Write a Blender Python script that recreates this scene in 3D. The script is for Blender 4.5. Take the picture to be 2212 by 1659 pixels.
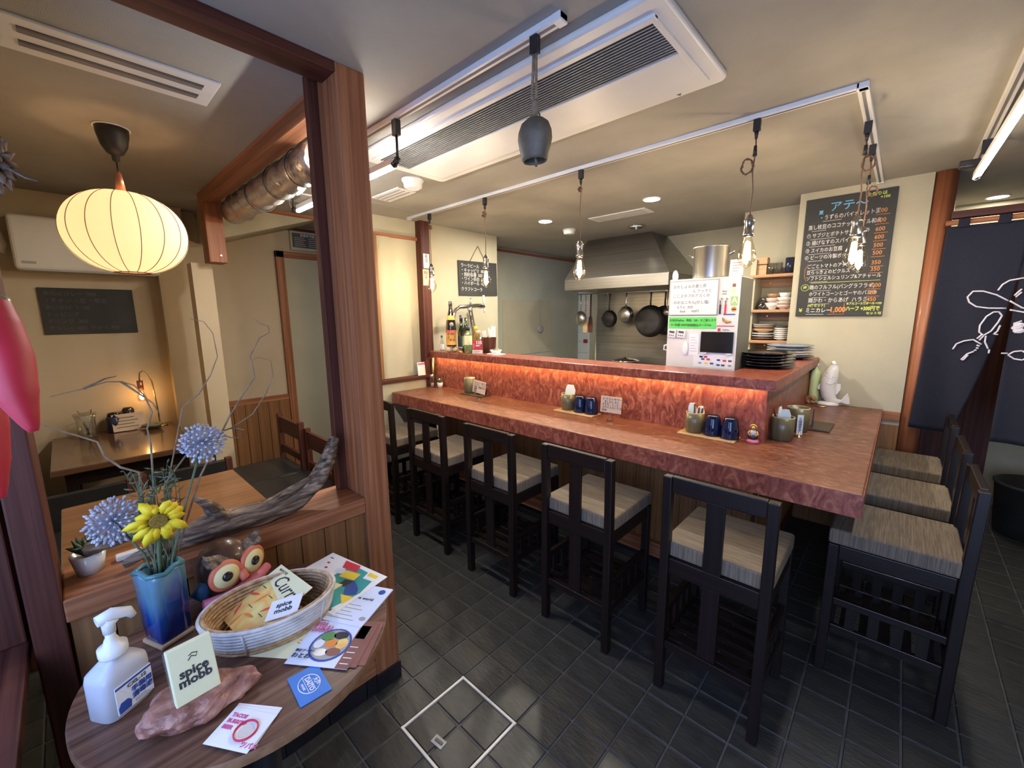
import bpy, bmesh, math, random
from mathutils import Matrix, Vector, Euler
random.seed(7)
for o in list(bpy.data.objects):
    bpy.data.objects.remove(o)
SC = bpy.context.scene
COL = SC.collection
# ---------------------------------------------------------------- camera
FPX, YAW, PITCH, ROLL = 896.28, math.radians(-43.0557), math.radians(-9.3578), math.radians(-0.5175)
CAMH = 1.5
fw = Vector((math.sin(YAW)*math.cos(PITCH), math.cos(YAW)*math.cos(PITCH), math.sin(PITCH)))
rt = Vector((math.cos(YAW), -math.sin(YAW), 0)); up = rt.cross(fw)
r2 = rt*math.cos(ROLL)+up*math.sin(ROLL); u2 = up*math.cos(ROLL)-rt*math.sin(ROLL)
cam_d = bpy.data.cameras.new('camera'); cam_d.sensor_width = 36.0; cam_d.lens = FPX/2212*36
cam_d.clip_start = 0.02; cam_d.clip_end = 60
cam = bpy.data.objects.new('camera', cam_d); COL.objects.link(cam)
m = Matrix((r2, u2, -fw)).transposed().to_4x4(); m.translation = (0, 0, CAMH); cam.matrix_world = m
SC.camera = cam
# ---------------------------------------------------------------- exposure, world, daylight
SC.view_settings.view_transform = 'Standard'; SC.view_settings.look = 'None'
SC.view_settings.gamma = 1.0; SC.view_settings.use_curve_mapping = False
SC.view_settings.exposure = 0.47
SC.cycles.use_denoising = True; SC.cycles.use_adaptive_sampling = True; SC.cycles.adaptive_threshold = 0.05
SC.cycles.max_bounces = 6; SC.cycles.diffuse_bounces = 4; SC.cycles.glossy_bounces = 3
SC.cycles.transparent_max_bounces = 8; SC.cycles.sample_clamp_indirect = 6
SC.cycles.caustics_reflective = False; SC.cycles.caustics_refractive = False
W = bpy.data.worlds.new('outside'); SC.world = W; W.use_nodes = True
bg = W.node_tree.nodes['Background']; bg.inputs[0].default_value = (0.45, 0.58, 1.0, 1); bg.inputs[1].default_value = 0.6
# daylight falling through the glazed shop front behind the camera
def daylight(loc, sx, sy, energy, rx, rz, col):
    dl = bpy.data.lights.new('daylight', 'AREA'); dl.shape = 'RECTANGLE'; dl.size = sx; dl.size_y = sy
    dl.energy = energy; dl.color = col
    o = bpy.data.objects.new('daylight', dl); COL.objects.link(o); o.location = loc; o.rotation_euler = (math.radians(rx), 0, math.radians(rz))
daylight((-0.95, -0.62, 1.45), 0.55, 0.9, 8, 62, 0, (0.30, 0.49, 1.0))      # shop window at the left
daylight((0.55, -1.05, 1.25), 1.3, 1.7, 40, 76, 0, (0.46, 0.62, 1.0))       # open door behind the camera
PEND_E, TUBE_E, DOWN_E, STRIP_E, LANT_E, DESK_E = 480, 340, 900, 46, 46, 110
WARM = (1.0, 0.66, 0.34); NEUT = (1.0, 0.90, 0.78)
# ---------------------------------------------------------------- helpers
class MB:
    def __init__(s): s.v = []; s.f = []; s.s = []
    def add(s, vs, fs, sm=False):
        o = len(s.v); s.v += [tuple(p) for p in vs]
        s.f += [tuple(i+o for i in f) for f in fs]; s.s += [sm]*len(fs); return s
    def box(s, x0, x1, y0, y1, z0, z1):
        vs = [(x, y, z) for z in (z0, z1) for y in (y0, y1) for x in (x0, x1)]
        return s.add(vs, [(0,2,3,1),(4,5,7,6),(0,1,5,4),(2,6,7,3),(0,4,6,2),(1,3,7,5)])
    def obox(s, c, size, rot=(0,0,0)):
        R = Euler(rot).to_matrix(); c = Vector(c); h = Vector(size)/2
        vs = [c+R@Vector((sx*h.x, sy*h.y, sz*h.z)) for sz in (-1,1) for sy in (-1,1) for sx in (-1,1)]
        return s.add(vs, [(0,2,3,1),(4,5,7,6),(0,1,5,4),(2,6,7,3),(0,4,6,2),(1,3,7,5)])
    def tube(s, pts, r, n=8, caps=True, sm=True, flat=1.0):
        P = [Vector(p) for p in pts]; k = len(P); rs = r if isinstance(r, (list, tuple)) else [r]*k
        T = [(P[min(i+1,k-1)]-P[max(i-1,0)]).normalized() for i in range(k)]
        a = Vector((0,0,1)) if abs(T[0].z) < .9 else Vector((1,0,0))
        N = (a-T[0]*a.dot(T[0])).normalized(); vs = []
        for i in range(k):
            N = (N-T[i]*N.dot(T[i])); N = N.normalized() if N.length > 1e-6 else Vector((1,0,0))
            B = T[i].cross(N)
            for j in range(n):
                t = 2*math.pi*j/n; vs.append(P[i]+(N*math.cos(t)+B*math.sin(t)*flat)*rs[i])
        fs = [(i*n+j, i*n+(j+1)%n, (i+1)*n+(j+1)%n, (i+1)*n+j) for i in range(k-1) for j in range(n)]
        s.add(vs, fs, sm)
        if caps:
            o = len(s.v)-k*n
            s.f += [tuple(o+j for j in reversed(range(n))), tuple(o+(k-1)*n+j for j in range(n))]; s.s += [False, False]
        return s
    def cyl(s, p, q, r0, r1=None, n=16, caps=True): return s.tube([p, q], [r0, r0 if r1 is None else r1], n, caps)
    def lathe(s, prof, n=28, c=(0,0,0), sx=1, sy=1, cap0=True, cap1=True, sm=True, rotz=0):
        vs = []; cr, sr = math.cos(rotz), math.sin(rotz)
        for r, z in prof:
            for j in range(n):
                t = 2*math.pi*j/n; x, y = r*math.cos(t)*sx, r*math.sin(t)*sy
                vs.append((c[0]+x*cr-y*sr, c[1]+x*sr+y*cr, c[2]+z))
        k = len(prof)
        fs = [(i*n+j, i*n+(j+1)%n, (i+1)*n+(j+1)%n, (i+1)*n+j) for i in range(k-1) for j in range(n)]
        s.add(vs, fs, sm); o = len(s.v)-k*n
        if cap0 and prof[0][0] > 1e-5: s.f.append(tuple(o+j for j in reversed(range(n)))); s.s.append(False)
        if cap1 and prof[-1][0] > 1e-5: s.f.append(tuple(o+(k-1)*n+j for j in range(n))); s.s.append(False)
        return s
    def prism(s, poly, z0, z1):
        k = len(poly); vs = [(x,y,z0) for x,y in poly]+[(x,y,z1) for x,y in poly]
        return s.add(vs, [tuple(reversed(range(k))), tuple(range(k,2*k))]+[(i,(i+1)%k,(i+1)%k+k,i+k) for i in range(k)])
    def prismy(s, poly, y0, y1):      # polygon in (x, z), extruded along y
        k = len(poly); vs = [(x,y0,z) for x,z in poly]+[(x,y1,z) for x,z in poly]
        return s.add(vs, [tuple(range(k)), tuple(reversed(range(k,2*k)))]+[((i+1)%k,i,i+k,(i+1)%k+k) for i in range(k)])
    def prismx(s, poly, x0, x1):      # polygon in (y, z), extruded along x
        k = len(poly); vs = [(x0,y,z) for y,z in poly]+[(x1,y,z) for y,z in poly]
        return s.add(vs, [tuple(reversed(range(k))), tuple(range(k,2*k))]+[(i,(i+1)%k,(i+1)%k+k,i+k) for i in range(k)])
    def grid(s, fn, nu, nv, sm=True):
        vs = [fn(i/nu, j/nv) for j in range(nv+1) for i in range(nu+1)]; w = nu+1
        return s.add(vs, [(j*w+i, j*w+i+1, (j+1)*w+i+1, (j+1)*w+i) for j in range(nv) for i in range(nu)], sm)
    def ball(s, c, r, n=14, k=8):
        rx, ry, rz = r if isinstance(r, (list, tuple)) else (r, r, r)
        prof = [(math.sin(math.pi*i/k), -math.cos(math.pi*i/k)) for i in range(k+1)]
        vs = [(c[0]+rx*p*math.cos(2*math.pi*j/n), c[1]+ry*p*math.sin(2*math.pi*j/n), c[2]+rz*z) for p, z in prof for j in range(n)]
        return s.add(vs, [(i*n+j, i*n+(j+1)%n, (i+1)*n+(j+1)%n, (i+1)*n+j) for i in range(k) for j in range(n)], True)
    def mesh(s, name, mat):
        me = bpy.data.meshes.new(name); me.from_pydata(s.v, [], s.f)
        me.polygons.foreach_set('use_smooth', s.s); me.materials.append(mat); me.update(); return me
    def build(s, name, mat, parent=None, loc=None, rot=None, bev=0, seg=2, solid=0):
        o = bpy.data.objects.new(name, s.mesh(name, mat)); COL.objects.link(o)
        if parent: o.parent = parent
        if loc: o.location = loc
        if rot: o.rotation_euler = rot
        if solid:
            q = o.modifiers.new('thickness', 'SOLIDIFY'); q.thickness = solid; q.offset = 0
        if bev:
            b = o.modifiers.new('edge', 'BEVEL'); b.width = bev; b.segments = seg; b.limit_method = 'ANGLE'
        return o
def tag(o, label, cat=None, group=None, kind=None):
    o['label'] = label
    if cat: o['category'] = cat
    if group: o['group'] = group
    if kind: o['kind'] = kind
    return o
def thing(name, label, cat, loc=(0,0,0), rz=0, group=None, rot=None):
    o = bpy.data.objects.new(name, None); COL.objects.link(o); o.empty_display_size = .05
    o.location = loc; o.rotation_euler = rot if rot else (0, 0, rz)
    return tag(o, label, cat, group)
def struct(o, label): o['label'] = label; o['kind'] = 'structure'; return o
def copy_tree(o, parent=None):
    c = o.copy(); COL.objects.link(c); c.parent = parent
    for ch in list(o.children): copy_tree(ch, c)
    return c
def link_copy(o, parent=None, loc=None):
    c = o.copy(); COL.objects.link(c)
    if parent: c.parent = parent
    if loc: c.location = loc
    return c
_deps = []
def text(body, size, mat, parent, loc, rot=(0,0,0), name='lettering', align='LEFT', sx=1.0, bold=0.0, ext=0.0004, shear=0.0, space=1.0):
    cu = bpy.data.curves.new('t', 'FONT'); cu.body = body; cu.size = size; cu.align_x = align; cu.align_y = 'CENTER'
    cu.offset = bold; cu.extrude = ext; cu.resolution_u = 2; cu.shear = shear; cu.space_line = space
    o = bpy.data.objects.new('t', cu); COL.objects.link(o)
    me = bpy.data.meshes.new_from_object(o.evaluated_get(bpy.context.evaluated_depsgraph_get()))
    bpy.data.objects.remove(o); bpy.data.curves.remove(cu)
    me.name = name; me.materials.clear(); me.materials.append(mat)
    t = bpy.data.objects.new(name, me); COL.objects.link(t); t.parent = parent
    t.location = loc; t.rotation_euler = rot; t.scale = (sx, 1, 1)
    return t
FY = (math.pi/2, 0, 0)                 # writing that faces -Y
FX = (math.pi/2, 0, math.pi/2)         # writing that faces +X
# ---------------------------------------------------------------- materials
def base(n):
    m = bpy.data.materials.new(n); m.use_nodes = True; nt = m.node_tree
    return m, nt, nt.nodes['Principled BSDF']
def mk(n, c, r=.5, c2=None, c3=None, sc=(1,1,1), ns=5, det=4, lo=.35, hi=.65, dist=0, bump=0, bs=None, bsc=None, metal=0, coat=0, spec=.5, sheen=0, nrough=.55):
    m, nt, b = base(n); N = nt.nodes; L = nt.links
    b.inputs['Base Color'].default_value = (*c, 1); b.inputs['Roughness'].default_value = r
    b.inputs['Metallic'].default_value = metal; b.inputs['Specular IOR Level'].default_value = spec
    b.inputs['Coat Weight'].default_value = coat; b.inputs['Coat Roughness'].default_value = .12
    b.inputs['Sheen Weight'].default_value = sheen
    if c2 or bump:
        tc = N.new('ShaderNodeTexCoord')
    def noise(scale, nsc, d, ds=0):
        mp = N.new('ShaderNodeMapping'); mp.inputs['Scale'].default_value = scale
        L.new(tc.outputs['Object'], mp.inputs[0]); t = N.new('ShaderNodeTexNoise')
        t.inputs['Scale'].default_value = nsc; t.inputs['Detail'].default_value = d; t.inputs['Distortion'].default_value = ds
        t.inputs['Roughness'].default_value = nrough
        L.new(mp.outputs[0], t.inputs['Vector']); return t
    if c2:
        t = noise(sc, ns, det, dist); rp = N.new('ShaderNodeValToRGB'); e = rp.color_ramp.elements
        e[0].position = lo; e[0].color = (*c, 1); e[1].position = hi; e[1].color = (*c2, 1)
        if c3:
            x = e.new((lo+hi)/2); x.color = (*c3, 1)
        L.new(t.outputs['Fac'], rp.inputs[0]); L.new(rp.outputs[0], b.inputs['Base Color'])
    if bump:
        t2 = noise(bsc or sc, bs or 80, 3); bp = N.new('ShaderNodeBump'); bp.inputs['Strength'].default_value = bump
        bp.inputs['Distance'].default_value = .004
        L.new(t2.outputs['Fac'], bp.inputs['Height']); L.new(bp.outputs[0], b.inputs['Normal'])
    return m
def emis(n, c, s):
    m, nt, b = base(n); b.inputs['Base Color'].default_value = (*c, 1)
    b.inputs['Emission Color'].default_value = (*c, 1); b.inputs['Emission Strength'].default_value = s; return m
def glass(n, tint, rough=.03, refl=.10, dens=0.0, dcol=(0,0,0), edge=.6):
    m, nt, b = base(n); N = nt.nodes; L = nt.links; N.remove(b); out = N['Material Output']
    t = N.new('ShaderNodeBsdfTransparent'); t.inputs[0].default_value = (*tint, 1)
    g = N.new('ShaderNodeBsdfGlossy'); g.inputs['Roughness'].default_value = rough
    d = N.new('ShaderNodeBsdfDiffuse'); d.inputs[0].default_value = (*dcol, 1)
    mx0 = N.new('ShaderNodeMixShader'); mx0.inputs[0].default_value = dens
    L.new(t.outputs[0], mx0.inputs[1]); L.new(d.outputs[0], mx0.inputs[2])
    lw = N.new('ShaderNodeLayerWeight'); lw.inputs[0].default_value = .35
    mt = N.new('ShaderNodeMath'); mt.operation = 'MULTIPLY_ADD'; mt.inputs[1].default_value = edge; mt.inputs[2].default_value = refl
    mx = N.new('ShaderNodeMixShader'); L.new(lw.outputs['Facing'], mt.inputs[0]); L.new(mt.outputs[0], mx.inputs[0])
    L.new(mx0.outputs[0], mx.inputs[1]); L.new(g.outputs[0], mx.inputs[2]); L.new(mx.outputs[0], out.inputs[0]); return m
def paper_shade(n, c):
    m, nt, b = base(n); N = nt.nodes; L = nt.links; N.remove(b); out = N['Material Output']
    d = N.new('ShaderNodeBsdfDiffuse'); d.inputs[0].default_value = (*c, 1)
    t = N.new('ShaderNodeBsdfTranslucent'); t.inputs[0].default_value = (*c, 1)
    mx = N.new('ShaderNodeMixShader'); mx.inputs[0].default_value = .6
    L.new(d.outputs[0], mx.inputs[1]); L.new(t.outputs[0], mx.inputs[2]); L.new(mx.outputs[0], out.inputs[0]); return m
def seat_cloth(n):
    m, nt, b = base(n); N = nt.nodes; L = nt.links; b.inputs['Roughness'].default_value = .9
    tc = N.new('ShaderNodeTexCoord'); outs = []
    for scl in ((5, 150, 6), (150, 150, 4)):
        mp = N.new('ShaderNodeMapping'); mp.inputs['Scale'].default_value = scl; L.new(tc.outputs['Object'], mp.inputs[0])
        t = N.new('ShaderNodeTexNoise'); t.inputs['Scale'].default_value = 1.4; t.inputs['Detail'].default_value = 5
        t.inputs['Roughness'].default_value = .7; L.new(mp.outputs[0], t.inputs['Vector'])
        rp = N.new('ShaderNodeValToRGB'); e = rp.color_ramp.elements
        e[0].position = .28; e[0].color = (.070,.050,.033,1); e[1].position = .72; e[1].color = (.22,.18,.135,1)
        x = e.new(.5); x.color = (.14,.107,.076,1); L.new(t.outputs['Fac'], rp.inputs[0]); outs.append(rp)
    g = N.new('ShaderNodeNewGeometry'); sp = N.new('ShaderNodeSeparateXYZ'); L.new(g.outputs['Normal'], sp.inputs[0])
    gt = N.new('ShaderNodeMath'); gt.operation = 'GREATER_THAN'; gt.inputs[1].default_value = .6; L.new(sp.outputs['Z'], gt.inputs[0])
    mx = N.new('ShaderNodeMix'); mx.data_type = 'RGBA'; L.new(gt.outputs[0], mx.inputs['Factor'])
    L.new(outs[1].outputs[0], mx.inputs['A']); L.new(outs[0].outputs[0], mx.inputs['B']); L.new(mx.outputs['Result'], b.inputs['Base Color'])
    return m
wood_rows = {}
def wood(n, c, c2, axis='z', r=.45, coat=0, c3=None, k=55):
    sc = {'x': (1.2,k,k), 'y': (k,1.2,k), 'z': (k,k,1.2)}[axis]
    return mk(n, c, r, c2, c3, sc=sc, ns=1.0, det=5, lo=.3, hi=.7, coat=coat, bump=.12, bs=2.2, bsc=sc, spec=.3)
M = {}
M['wall'] = mk('wall_paper', (.41,.375,.265), .9, (.45,.41,.295), ns=3, bump=.25, bs=260)
M['wall_g'] = mk('wall_paper_cool', (.40,.40,.32), .9, (.44,.44,.35), ns=3, bump=.2, bs=260)
M['wall_n'] = mk('wall_paper_nook', (.46,.38,.26), .9, (.50,.41,.29), ns=3, bump=.2, bs=260)
M['ceil'] = mk('ceiling_paper', (.315,.295,.255), .9, (.35,.328,.285), ns=4, bump=.25, bs=300)
M['tile'] = mk('slate_tile', (.022,.022,.021), .46, (.045,.045,.043), sc=(1,3,1), ns=6, det=7, bump=.7, bs=16, spec=.45)
M['grout'] = mk('grout', (.095,.093,.09), .9, (.055,.054,.053), ns=9)
M['blacktile'] = mk('black_tile', (.010,.010,.014), .3, (.018,.018,.022), ns=5)
for a in 'xyz':
    M['red'+a] = wood('red_wood_'+a, (.19,.066,.027), (.40,.175,.082), a, .5, c3=(.285,.110,.049))
    M['dark'+a] = wood('dark_red_wood_'+a, (.044,.010,.007), (.110,.035,.022), a, .55)
    M['plank'+a] = wood('plank_wood_'+a, (.165,.075,.028), (.29,.140,.055), a, .5)
    M['blackw'+a] = wood('black_lacquer_'+a, (.008,.0045,.004), (.014,.008,.007), a, .38, coat=.06)
M['counter'] = mk('burl_laminate', (.115,.024,.017), .34, (.43,.170,.100), (.25,.066,.043), sc=(1.5,1.5,.8), ns=14, det=7, lo=.30, hi=.74, dist=2.2, spec=.4)
M['counter_top'] = mk('burl_laminate_top', (.070,.018,.012), .36, (.30,.145,.085), (.155,.052,.031), sc=(1,2.2,1), ns=11, det=7, lo=.28, hi=.74, dist=2.0, spec=.45)
M['table'] = wood('table_walnut', (.060,.028,.018), (.20,.105,.068), 'y', .36, k=75, c3=(.125,.060,.038))
M['edge'] = wood('table_edge', (.18,.09,.045), (.27,.15,.08), 'x', .5)
M['tabletop2'] = wood('table_oak', (.125,.052,.021), (.235,.108,.047), 'y', .30, coat=.3, k=40)
M['cloth_seat'] = seat_cloth('striped_seat_cloth')
M['white'] = mk('white_paint', (.66,.65,.63), .45, (.70,.69,.67), ns=6)
M['whitep'] = mk('white_plastic', (.72,.72,.72), .35, (.75,.75,.75), ns=6)
M['grey'] = mk('grey_plastic', (.30,.29,.28), .5, (.34,.33,.32), ns=8)
M['dkgrey'] = mk('dark_grey', (.055,.055,.058), .5, (.07,.07,.072), ns=8)
M['black'] = mk('black_plastic', (.012,.012,.013), .4, (.018,.018,.019), ns=10)
M['gloss'] = mk('black_glaze', (.010,.010,.011), .14, (.016,.015,.015), ns=8)
M['steel'] = mk('brushed_steel', (.42,.41,.39), .32, (.50,.49,.46), sc=(60,60,1), ns=1, metal=1)
M['steelp'] = mk('steel_panel', (.36,.34,.31), .28, (.44,.42,.385), sc=(1,1,40), ns=1.2, metal=.92)
M['chrome'] = mk('chrome', (.78,.78,.78), .09, (.82,.82,.82), ns=5, metal=1)
M['iron'] = mk('dark_iron', (.030,.028,.027), .5, (.055,.052,.05), ns=9, metal=.6)
M['bronze'] = mk('old_bronze', (.11,.088,.060), .6, (.20,.165,.118), ns=11, det=6, metal=.2, bump=.3, bs=30)
M['brass'] = mk('brass', (.55,.38,.15), .3, (.62,.44,.19), ns=8, metal=1)
M['foil'] = mk('crinkled_foil', (.58,.50,.43), .26, (.74,.67,.60), ns=14, metal=.8, bump=1.0, bs=42)
M['chalkboard'] = mk('blackboard', (.020,.021,.020), .7, (.036,.035,.033), ns=4, det=6)
M['chalk'] = mk('white_chalk', (.72,.70,.66), .95, (.45,.44,.42), ns=90)
M['chalkb'] = mk('blue_chalk', (.16,.46,.74), .95, (.12,.36,.60), ns=90)
M['chalko'] = mk('orange_chalk', (.66,.27,.08), .95, (.48,.19,.06), ns=90)
M['chalkg'] = mk('green_chalk', (.56,.64,.14), .95, (.44,.52,.1), ns=90)
M['chalkd'] = mk('faded_chalk', (.13,.125,.12), .95, (.08,.08,.078), ns=60)
M['navy'] = mk('navy_cotton', (.008,.009,.019), .95, (.012,.013,.026), sc=(1,1,1), ns=140, bump=.2, bs=500)
M['print'] = mk('white_print', (.70,.66,.70), .9, (.62,.58,.62), ns=60)
M['olive'] = mk('olive_glaze', (.105,.090,.042), .35, (.155,.130,.066), sc=(40,40,2), ns=1.2, coat=.2)
M['olivel'] = mk('olive_glaze_rim', (.36,.33,.20), .4, (.42,.39,.25), ns=8)
M['bamboo'] = wood('bamboo', (.42,.27,.12), (.55,.37,.18), 'x', .5)
M['traydk'] = wood('dark_tray', (.050,.034,.022), (.085,.060,.038), 'x', .5)
M['blueglass'] = glass('blue_glass', (.02,.07,.24), .06, .04, .45, (.006,.022,.10), edge=.30)
M['clear'] = glass('clear_glass', (.93,.95,.94), .03, .08)
M['pane'] = glass('window_pane', (.95,.96,.94), .02, .01, edge=.10)
M['bulbglass'] = glass('bulb_glass', (.98,.93,.82), .03, .05)
M['greeng'] = glass('green_glass', (.05,.22,.10), .04, .10, .35, (.01,.05,.025))
M['browng'] = glass('brown_glass', (.06,.02,.01), .05, .10, .6, (.015,.007,.005))
M['acrylic'] = glass('acrylic', (.93,.94,.96), .05, .10)
M['napkin'] = mk('paper_napkin', (.80,.82,.70), .9, (.84,.86,.75), ns=20)
M['paper'] = mk('white_paper', (.76,.77,.80), .8, (.79,.80,.83), ns=8)
M['kraft'] = mk('kraft_card', (.60,.44,.31), .85, (.66,.49,.35), ns=10)
M['cream'] = mk('cream_card', (.72,.69,.42), .7, (.75,.72,.46), ns=10)
M['ink'] = mk('ink', (.025,.024,.03), .8, (.04,.038,.045), ns=50)
M['inkb'] = mk('blue_ink', (.02,.06,.30), .7, (.03,.08,.36), ns=50)
M['inkr'] = mk('red_ink', (.62,.03,.05), .7, (.55,.03,.06), ns=50)
M['inkp'] = mk('pink_ink', (.62,.10,.25), .7, (.58,.10,.26), ns=50)
M['teal'] = mk('teal_ink', (.02,.26,.28), .7, (.03,.32,.33), ns=14)
M['yellow'] = mk('yellow_ink', (.78,.55,.04), .7, (.80,.60,.06), ns=14)
M['orange'] = mk('orange_ink', (.74,.26,.05), .7, (.70,.22,.05), ns=14)
M['greenink'] = mk('green_ink', (.10,.26,.08), .7, (.13,.30,.10), ns=14)
M['pinkpaper'] = mk('brown_print', (.20,.075,.06), .6, (.24,.09,.07), ns=14)
M['leaflet'] = mk('curry_leaflet', (.80,.62,.20), .6, (.76,.66,.24), (.78,.42,.12), ns=14, det=2)
M['coaster'] = mk('blue_card', (.02,.16,.52), .5, (.03,.18,.56), ns=14)
M['ltblue'] = mk('pale_blue_paper', (.60,.68,.86), .6, (.66,.72,.88), ns=10)
M['green_note'] = mk('green_note', (.10,.62,.10), .7, (.13,.66,.13), ns=12)
M['wicker'] = mk('wicker_brown', (.26,.14,.065), .6, (.55,.37,.20), sc=(1,1,1), ns=60, bump=.3, bs=90)
M['wickerw'] = mk('wicker_washed', (.40,.36,.32), .6, (.64,.61,.58), (.55,.52,.50), ns=22, bump=.3, bs=90)
M['drift'] = mk('driftwood', (.030,.019,.012), .9, (.34,.245,.165), (.14,.092,.060), sc=(52,5,52), ns=1.5, det=8, lo=.34, hi=.66, bump=1.0, bs=2, bsc=(52,5,52))
M['twig'] = mk('twig', (.17,.115,.065), .8, (.30,.22,.14), ns=40)
M['leafdk'] = mk('dark_leaf', (.018,.045,.022), .6, (.03,.07,.03), ns=20)
M['sage'] = mk('sage_green', (.055,.085,.040), .75, (.13,.165,.085), ns=30)
M['allium'] = mk('allium_petal', (.29,.29,.36), .7, (.52,.52,.57), ns=40)
M['petal'] = mk('yellow_petal', (.80,.58,.01), .6, (.86,.68,.03), ns=20)
M['seedc'] = mk('flower_centre', (.18,.11,.015), .9, (.30,.19,.02), ns=160, bump=.6, bs=200)
M['vase'] = mk('blue_glaze', (.003,.012,.10), .10, (.12,.25,.33), (.010,.065,.27), sc=(6,6,1), ns=1.6, det=3, lo=.30, hi=.66, coat=.6)
def glaze_fall(m_):            # the glaze is thick and dark at the foot, thin and pale at the shoulder
    nt = m_.node_tree; N = nt.nodes; L_ = nt.links; rp = [n for n in N if n.type == 'VALTORGB'][0]; nz = [n for n in N if n.type == 'TEX_NOISE'][0]
    tc = N.new('ShaderNodeTexCoord'); sp = N.new('ShaderNodeSeparateXYZ'); L_.new(tc.outputs['Object'], sp.inputs[0])
    a = N.new('ShaderNodeMath'); a.operation = 'MULTIPLY_ADD'; a.inputs[1].default_value = 3.4; a.inputs[2].default_value = -.36; L_.new(sp.outputs['Z'], a.inputs[0])
    b = N.new('ShaderNodeMath'); b.operation = 'ADD'; L_.new(a.outputs[0], b.inputs[0]); L_.new(nz.outputs['Fac'], b.inputs[1]); L_.new(b.outputs[0], rp.inputs[0])
glaze_fall(M['vase'])
M['vaset'] = mk('teal_glaze', (.05,.16,.17), .2, (.10,.24,.24), ns=20)
M['palewood'] = wood('pale_wood', (.42,.26,.14), (.52,.34,.19), 'x', .55)
M['salt'] = mk('pink_salt', (.14,.055,.040), .5, (.50,.27,.20), (.29,.125,.09), ns=22, det=7, bump=1.0, bs=60)
M['owlw'] = wood('owl_wood', (.020,.010,.008), (.12,.055,.028), 'z', .35, coat=.3, k=14)
M['owlo'] = mk('owl_orange', (.58,.13,.07), .5, (.62,.17,.09), ns=30)
M['owly'] = mk('owl_yellow', (.70,.60,.28), .5, (.74,.65,.33), ns=30)
M['owlp'] = mk('owl_pink', (.52,.10,.13), .5, (.60,.16,.24), ns=20)
M['owlb'] = mk('owl_blue', (.02,.07,.16), .5, (.03,.10,.22), ns=30)
M['pepper'] = mk('red_pepper', (.40,.008,.020), .5, (.50,.015,.035), ns=10, sheen=.1)
M['calyx'] = mk('green_calyx', (.05,.17,.07), .3, (.07,.22,.09), ns=20)
M['dried'] = mk('dried_flower', (.08,.05,.034), .9, (.20,.14,.10), ns=26, bump=.7, bs=50)
M['ceramic'] = mk('white_ceramic', (.68,.67,.65), .22, (.71,.70,.68), ns=8, coat=.2)
M['sanit'] = mk('frosted_bottle', (.47,.48,.53), .35, (.52,.53,.57), ns=6)
M['gold'] = mk('gold_glaze', (.45,.25,.06), .3, (.58,.36,.12), ns=20, metal=.4)
M['skin'] = mk('pale_turned_wood', (.62,.45,.28), .5, (.66,.49,.31), ns=10)
M['bottlelab'] = mk('orange_label', (.72,.34,.07), .6, (.76,.38,.09), ns=12)
M['redlab'] = mk('red_label', (.42,.03,.04), .55, (.46,.04,.05), ns=12)
M['redlab2'] = mk('vermilion_label', (.68,.09,.05), .55, (.70,.11,.06), ns=12)
M['greenlab'] = mk('green_label', (.30,.50,.16), .6, (.34,.54,.19), ns=12)
M['palegreen'] = mk('pale_green_plastic', (.46,.55,.26), .4, (.50,.60,.30), ns=10)
M['liquidg'] = glass('pale_green_liqueur', (.55,.68,.30), .04, .08, .35, (.42,.50,.22))
M['liquidy'] = glass('yellow_liqueur', (.72,.50,.10), .04, .08, .4, (.55,.36,.06))
M['shellw'] = mk('shell', (.20,.10,.04), .3, (.34,.20,.08), ns=30)
M['rope'] = mk('hemp_rope', (.20,.145,.085), .9, (.30,.22,.14), ns=90, bump=.5, bs=160)
M['cord'] = mk('brown_cord', (.14,.065,.035), .7, (.20,.10,.055), ns=120)
M['sock'] = mk('nickel_socket', (.36,.33,.29), .2, (.42,.39,.34), ns=10, metal=1)
M['shade'] = paper_shade('lantern_paper', (.92,.84,.72))
M['rib'] = mk('lantern_rib', (.16,.11,.06), .8, (.20,.14,.08), ns=30)
M['copper'] = mk('copper', (.55,.22,.12), .35, (.62,.27,.16), ns=12, metal=.8)
M['greybl'] = mk('grey_blue_glaze', (.20,.25,.32), .25, (.26,.31,.38), ns=12)
M['bowlw'] = mk('cream_glaze', (.62,.58,.52), .3, (.66,.62,.56), ns=12)
M['bowlp'] = mk('pink_glaze', (.50,.36,.31), .35, (.55,.41,.36), ns=12)
M['bowlb'] = mk('brown_glaze', (.24,.13,.07), .35, (.30,.17,.09), ns=12)
M['ac'] = mk('air_con_plastic', (.60,.56,.48), .45, (.63,.59,.51), ns=5)
M['slot'] = mk('grey_slot', (.15,.14,.15), .6, (.18,.17,.18), ns=8)
M['whitetile'] = mk('pale_tile', (.56,.64,.66), .3, (.62,.70,.72), ns=6)
M['darkblue'] = mk('dark_blue_glaze', (.014,.018,.04), .2, (.02,.026,.055), ns=8)
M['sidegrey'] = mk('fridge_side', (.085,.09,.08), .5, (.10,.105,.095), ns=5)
M['vinyl'] = mk('bounce_vinyl', (.50,.46,.38), .6, (.54,.50,.42), ns=6)  # kept pale so the added kitchen floor throws light upward
M['shelfw'] = wood('shelf_wood', (.30,.15,.075), (.44,.25,.14), 'x', .5)
M['steeld'] = mk('dull_steel', (.24,.23,.21), .34, (.30,.285,.26), sc=(1,1,40), ns=1.2, metal=.9)
M['fil'] = emis('bulb_filament', (1.0,.80,.54), PEND_E)
M['tubee'] = emis('led_tube', (1.0,.96,.90), TUBE_E)
M['tubee3'] = emis('led_tube_long', (1.0,.96,.90), TUBE_E*.34)
M['downe'] = emis('downlight_lens', (1.0,.92,.78), DOWN_E)
M['downe2'] = emis('downlight_lens_dim', (1.0,.92,.78), DOWN_E*.16)
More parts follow.
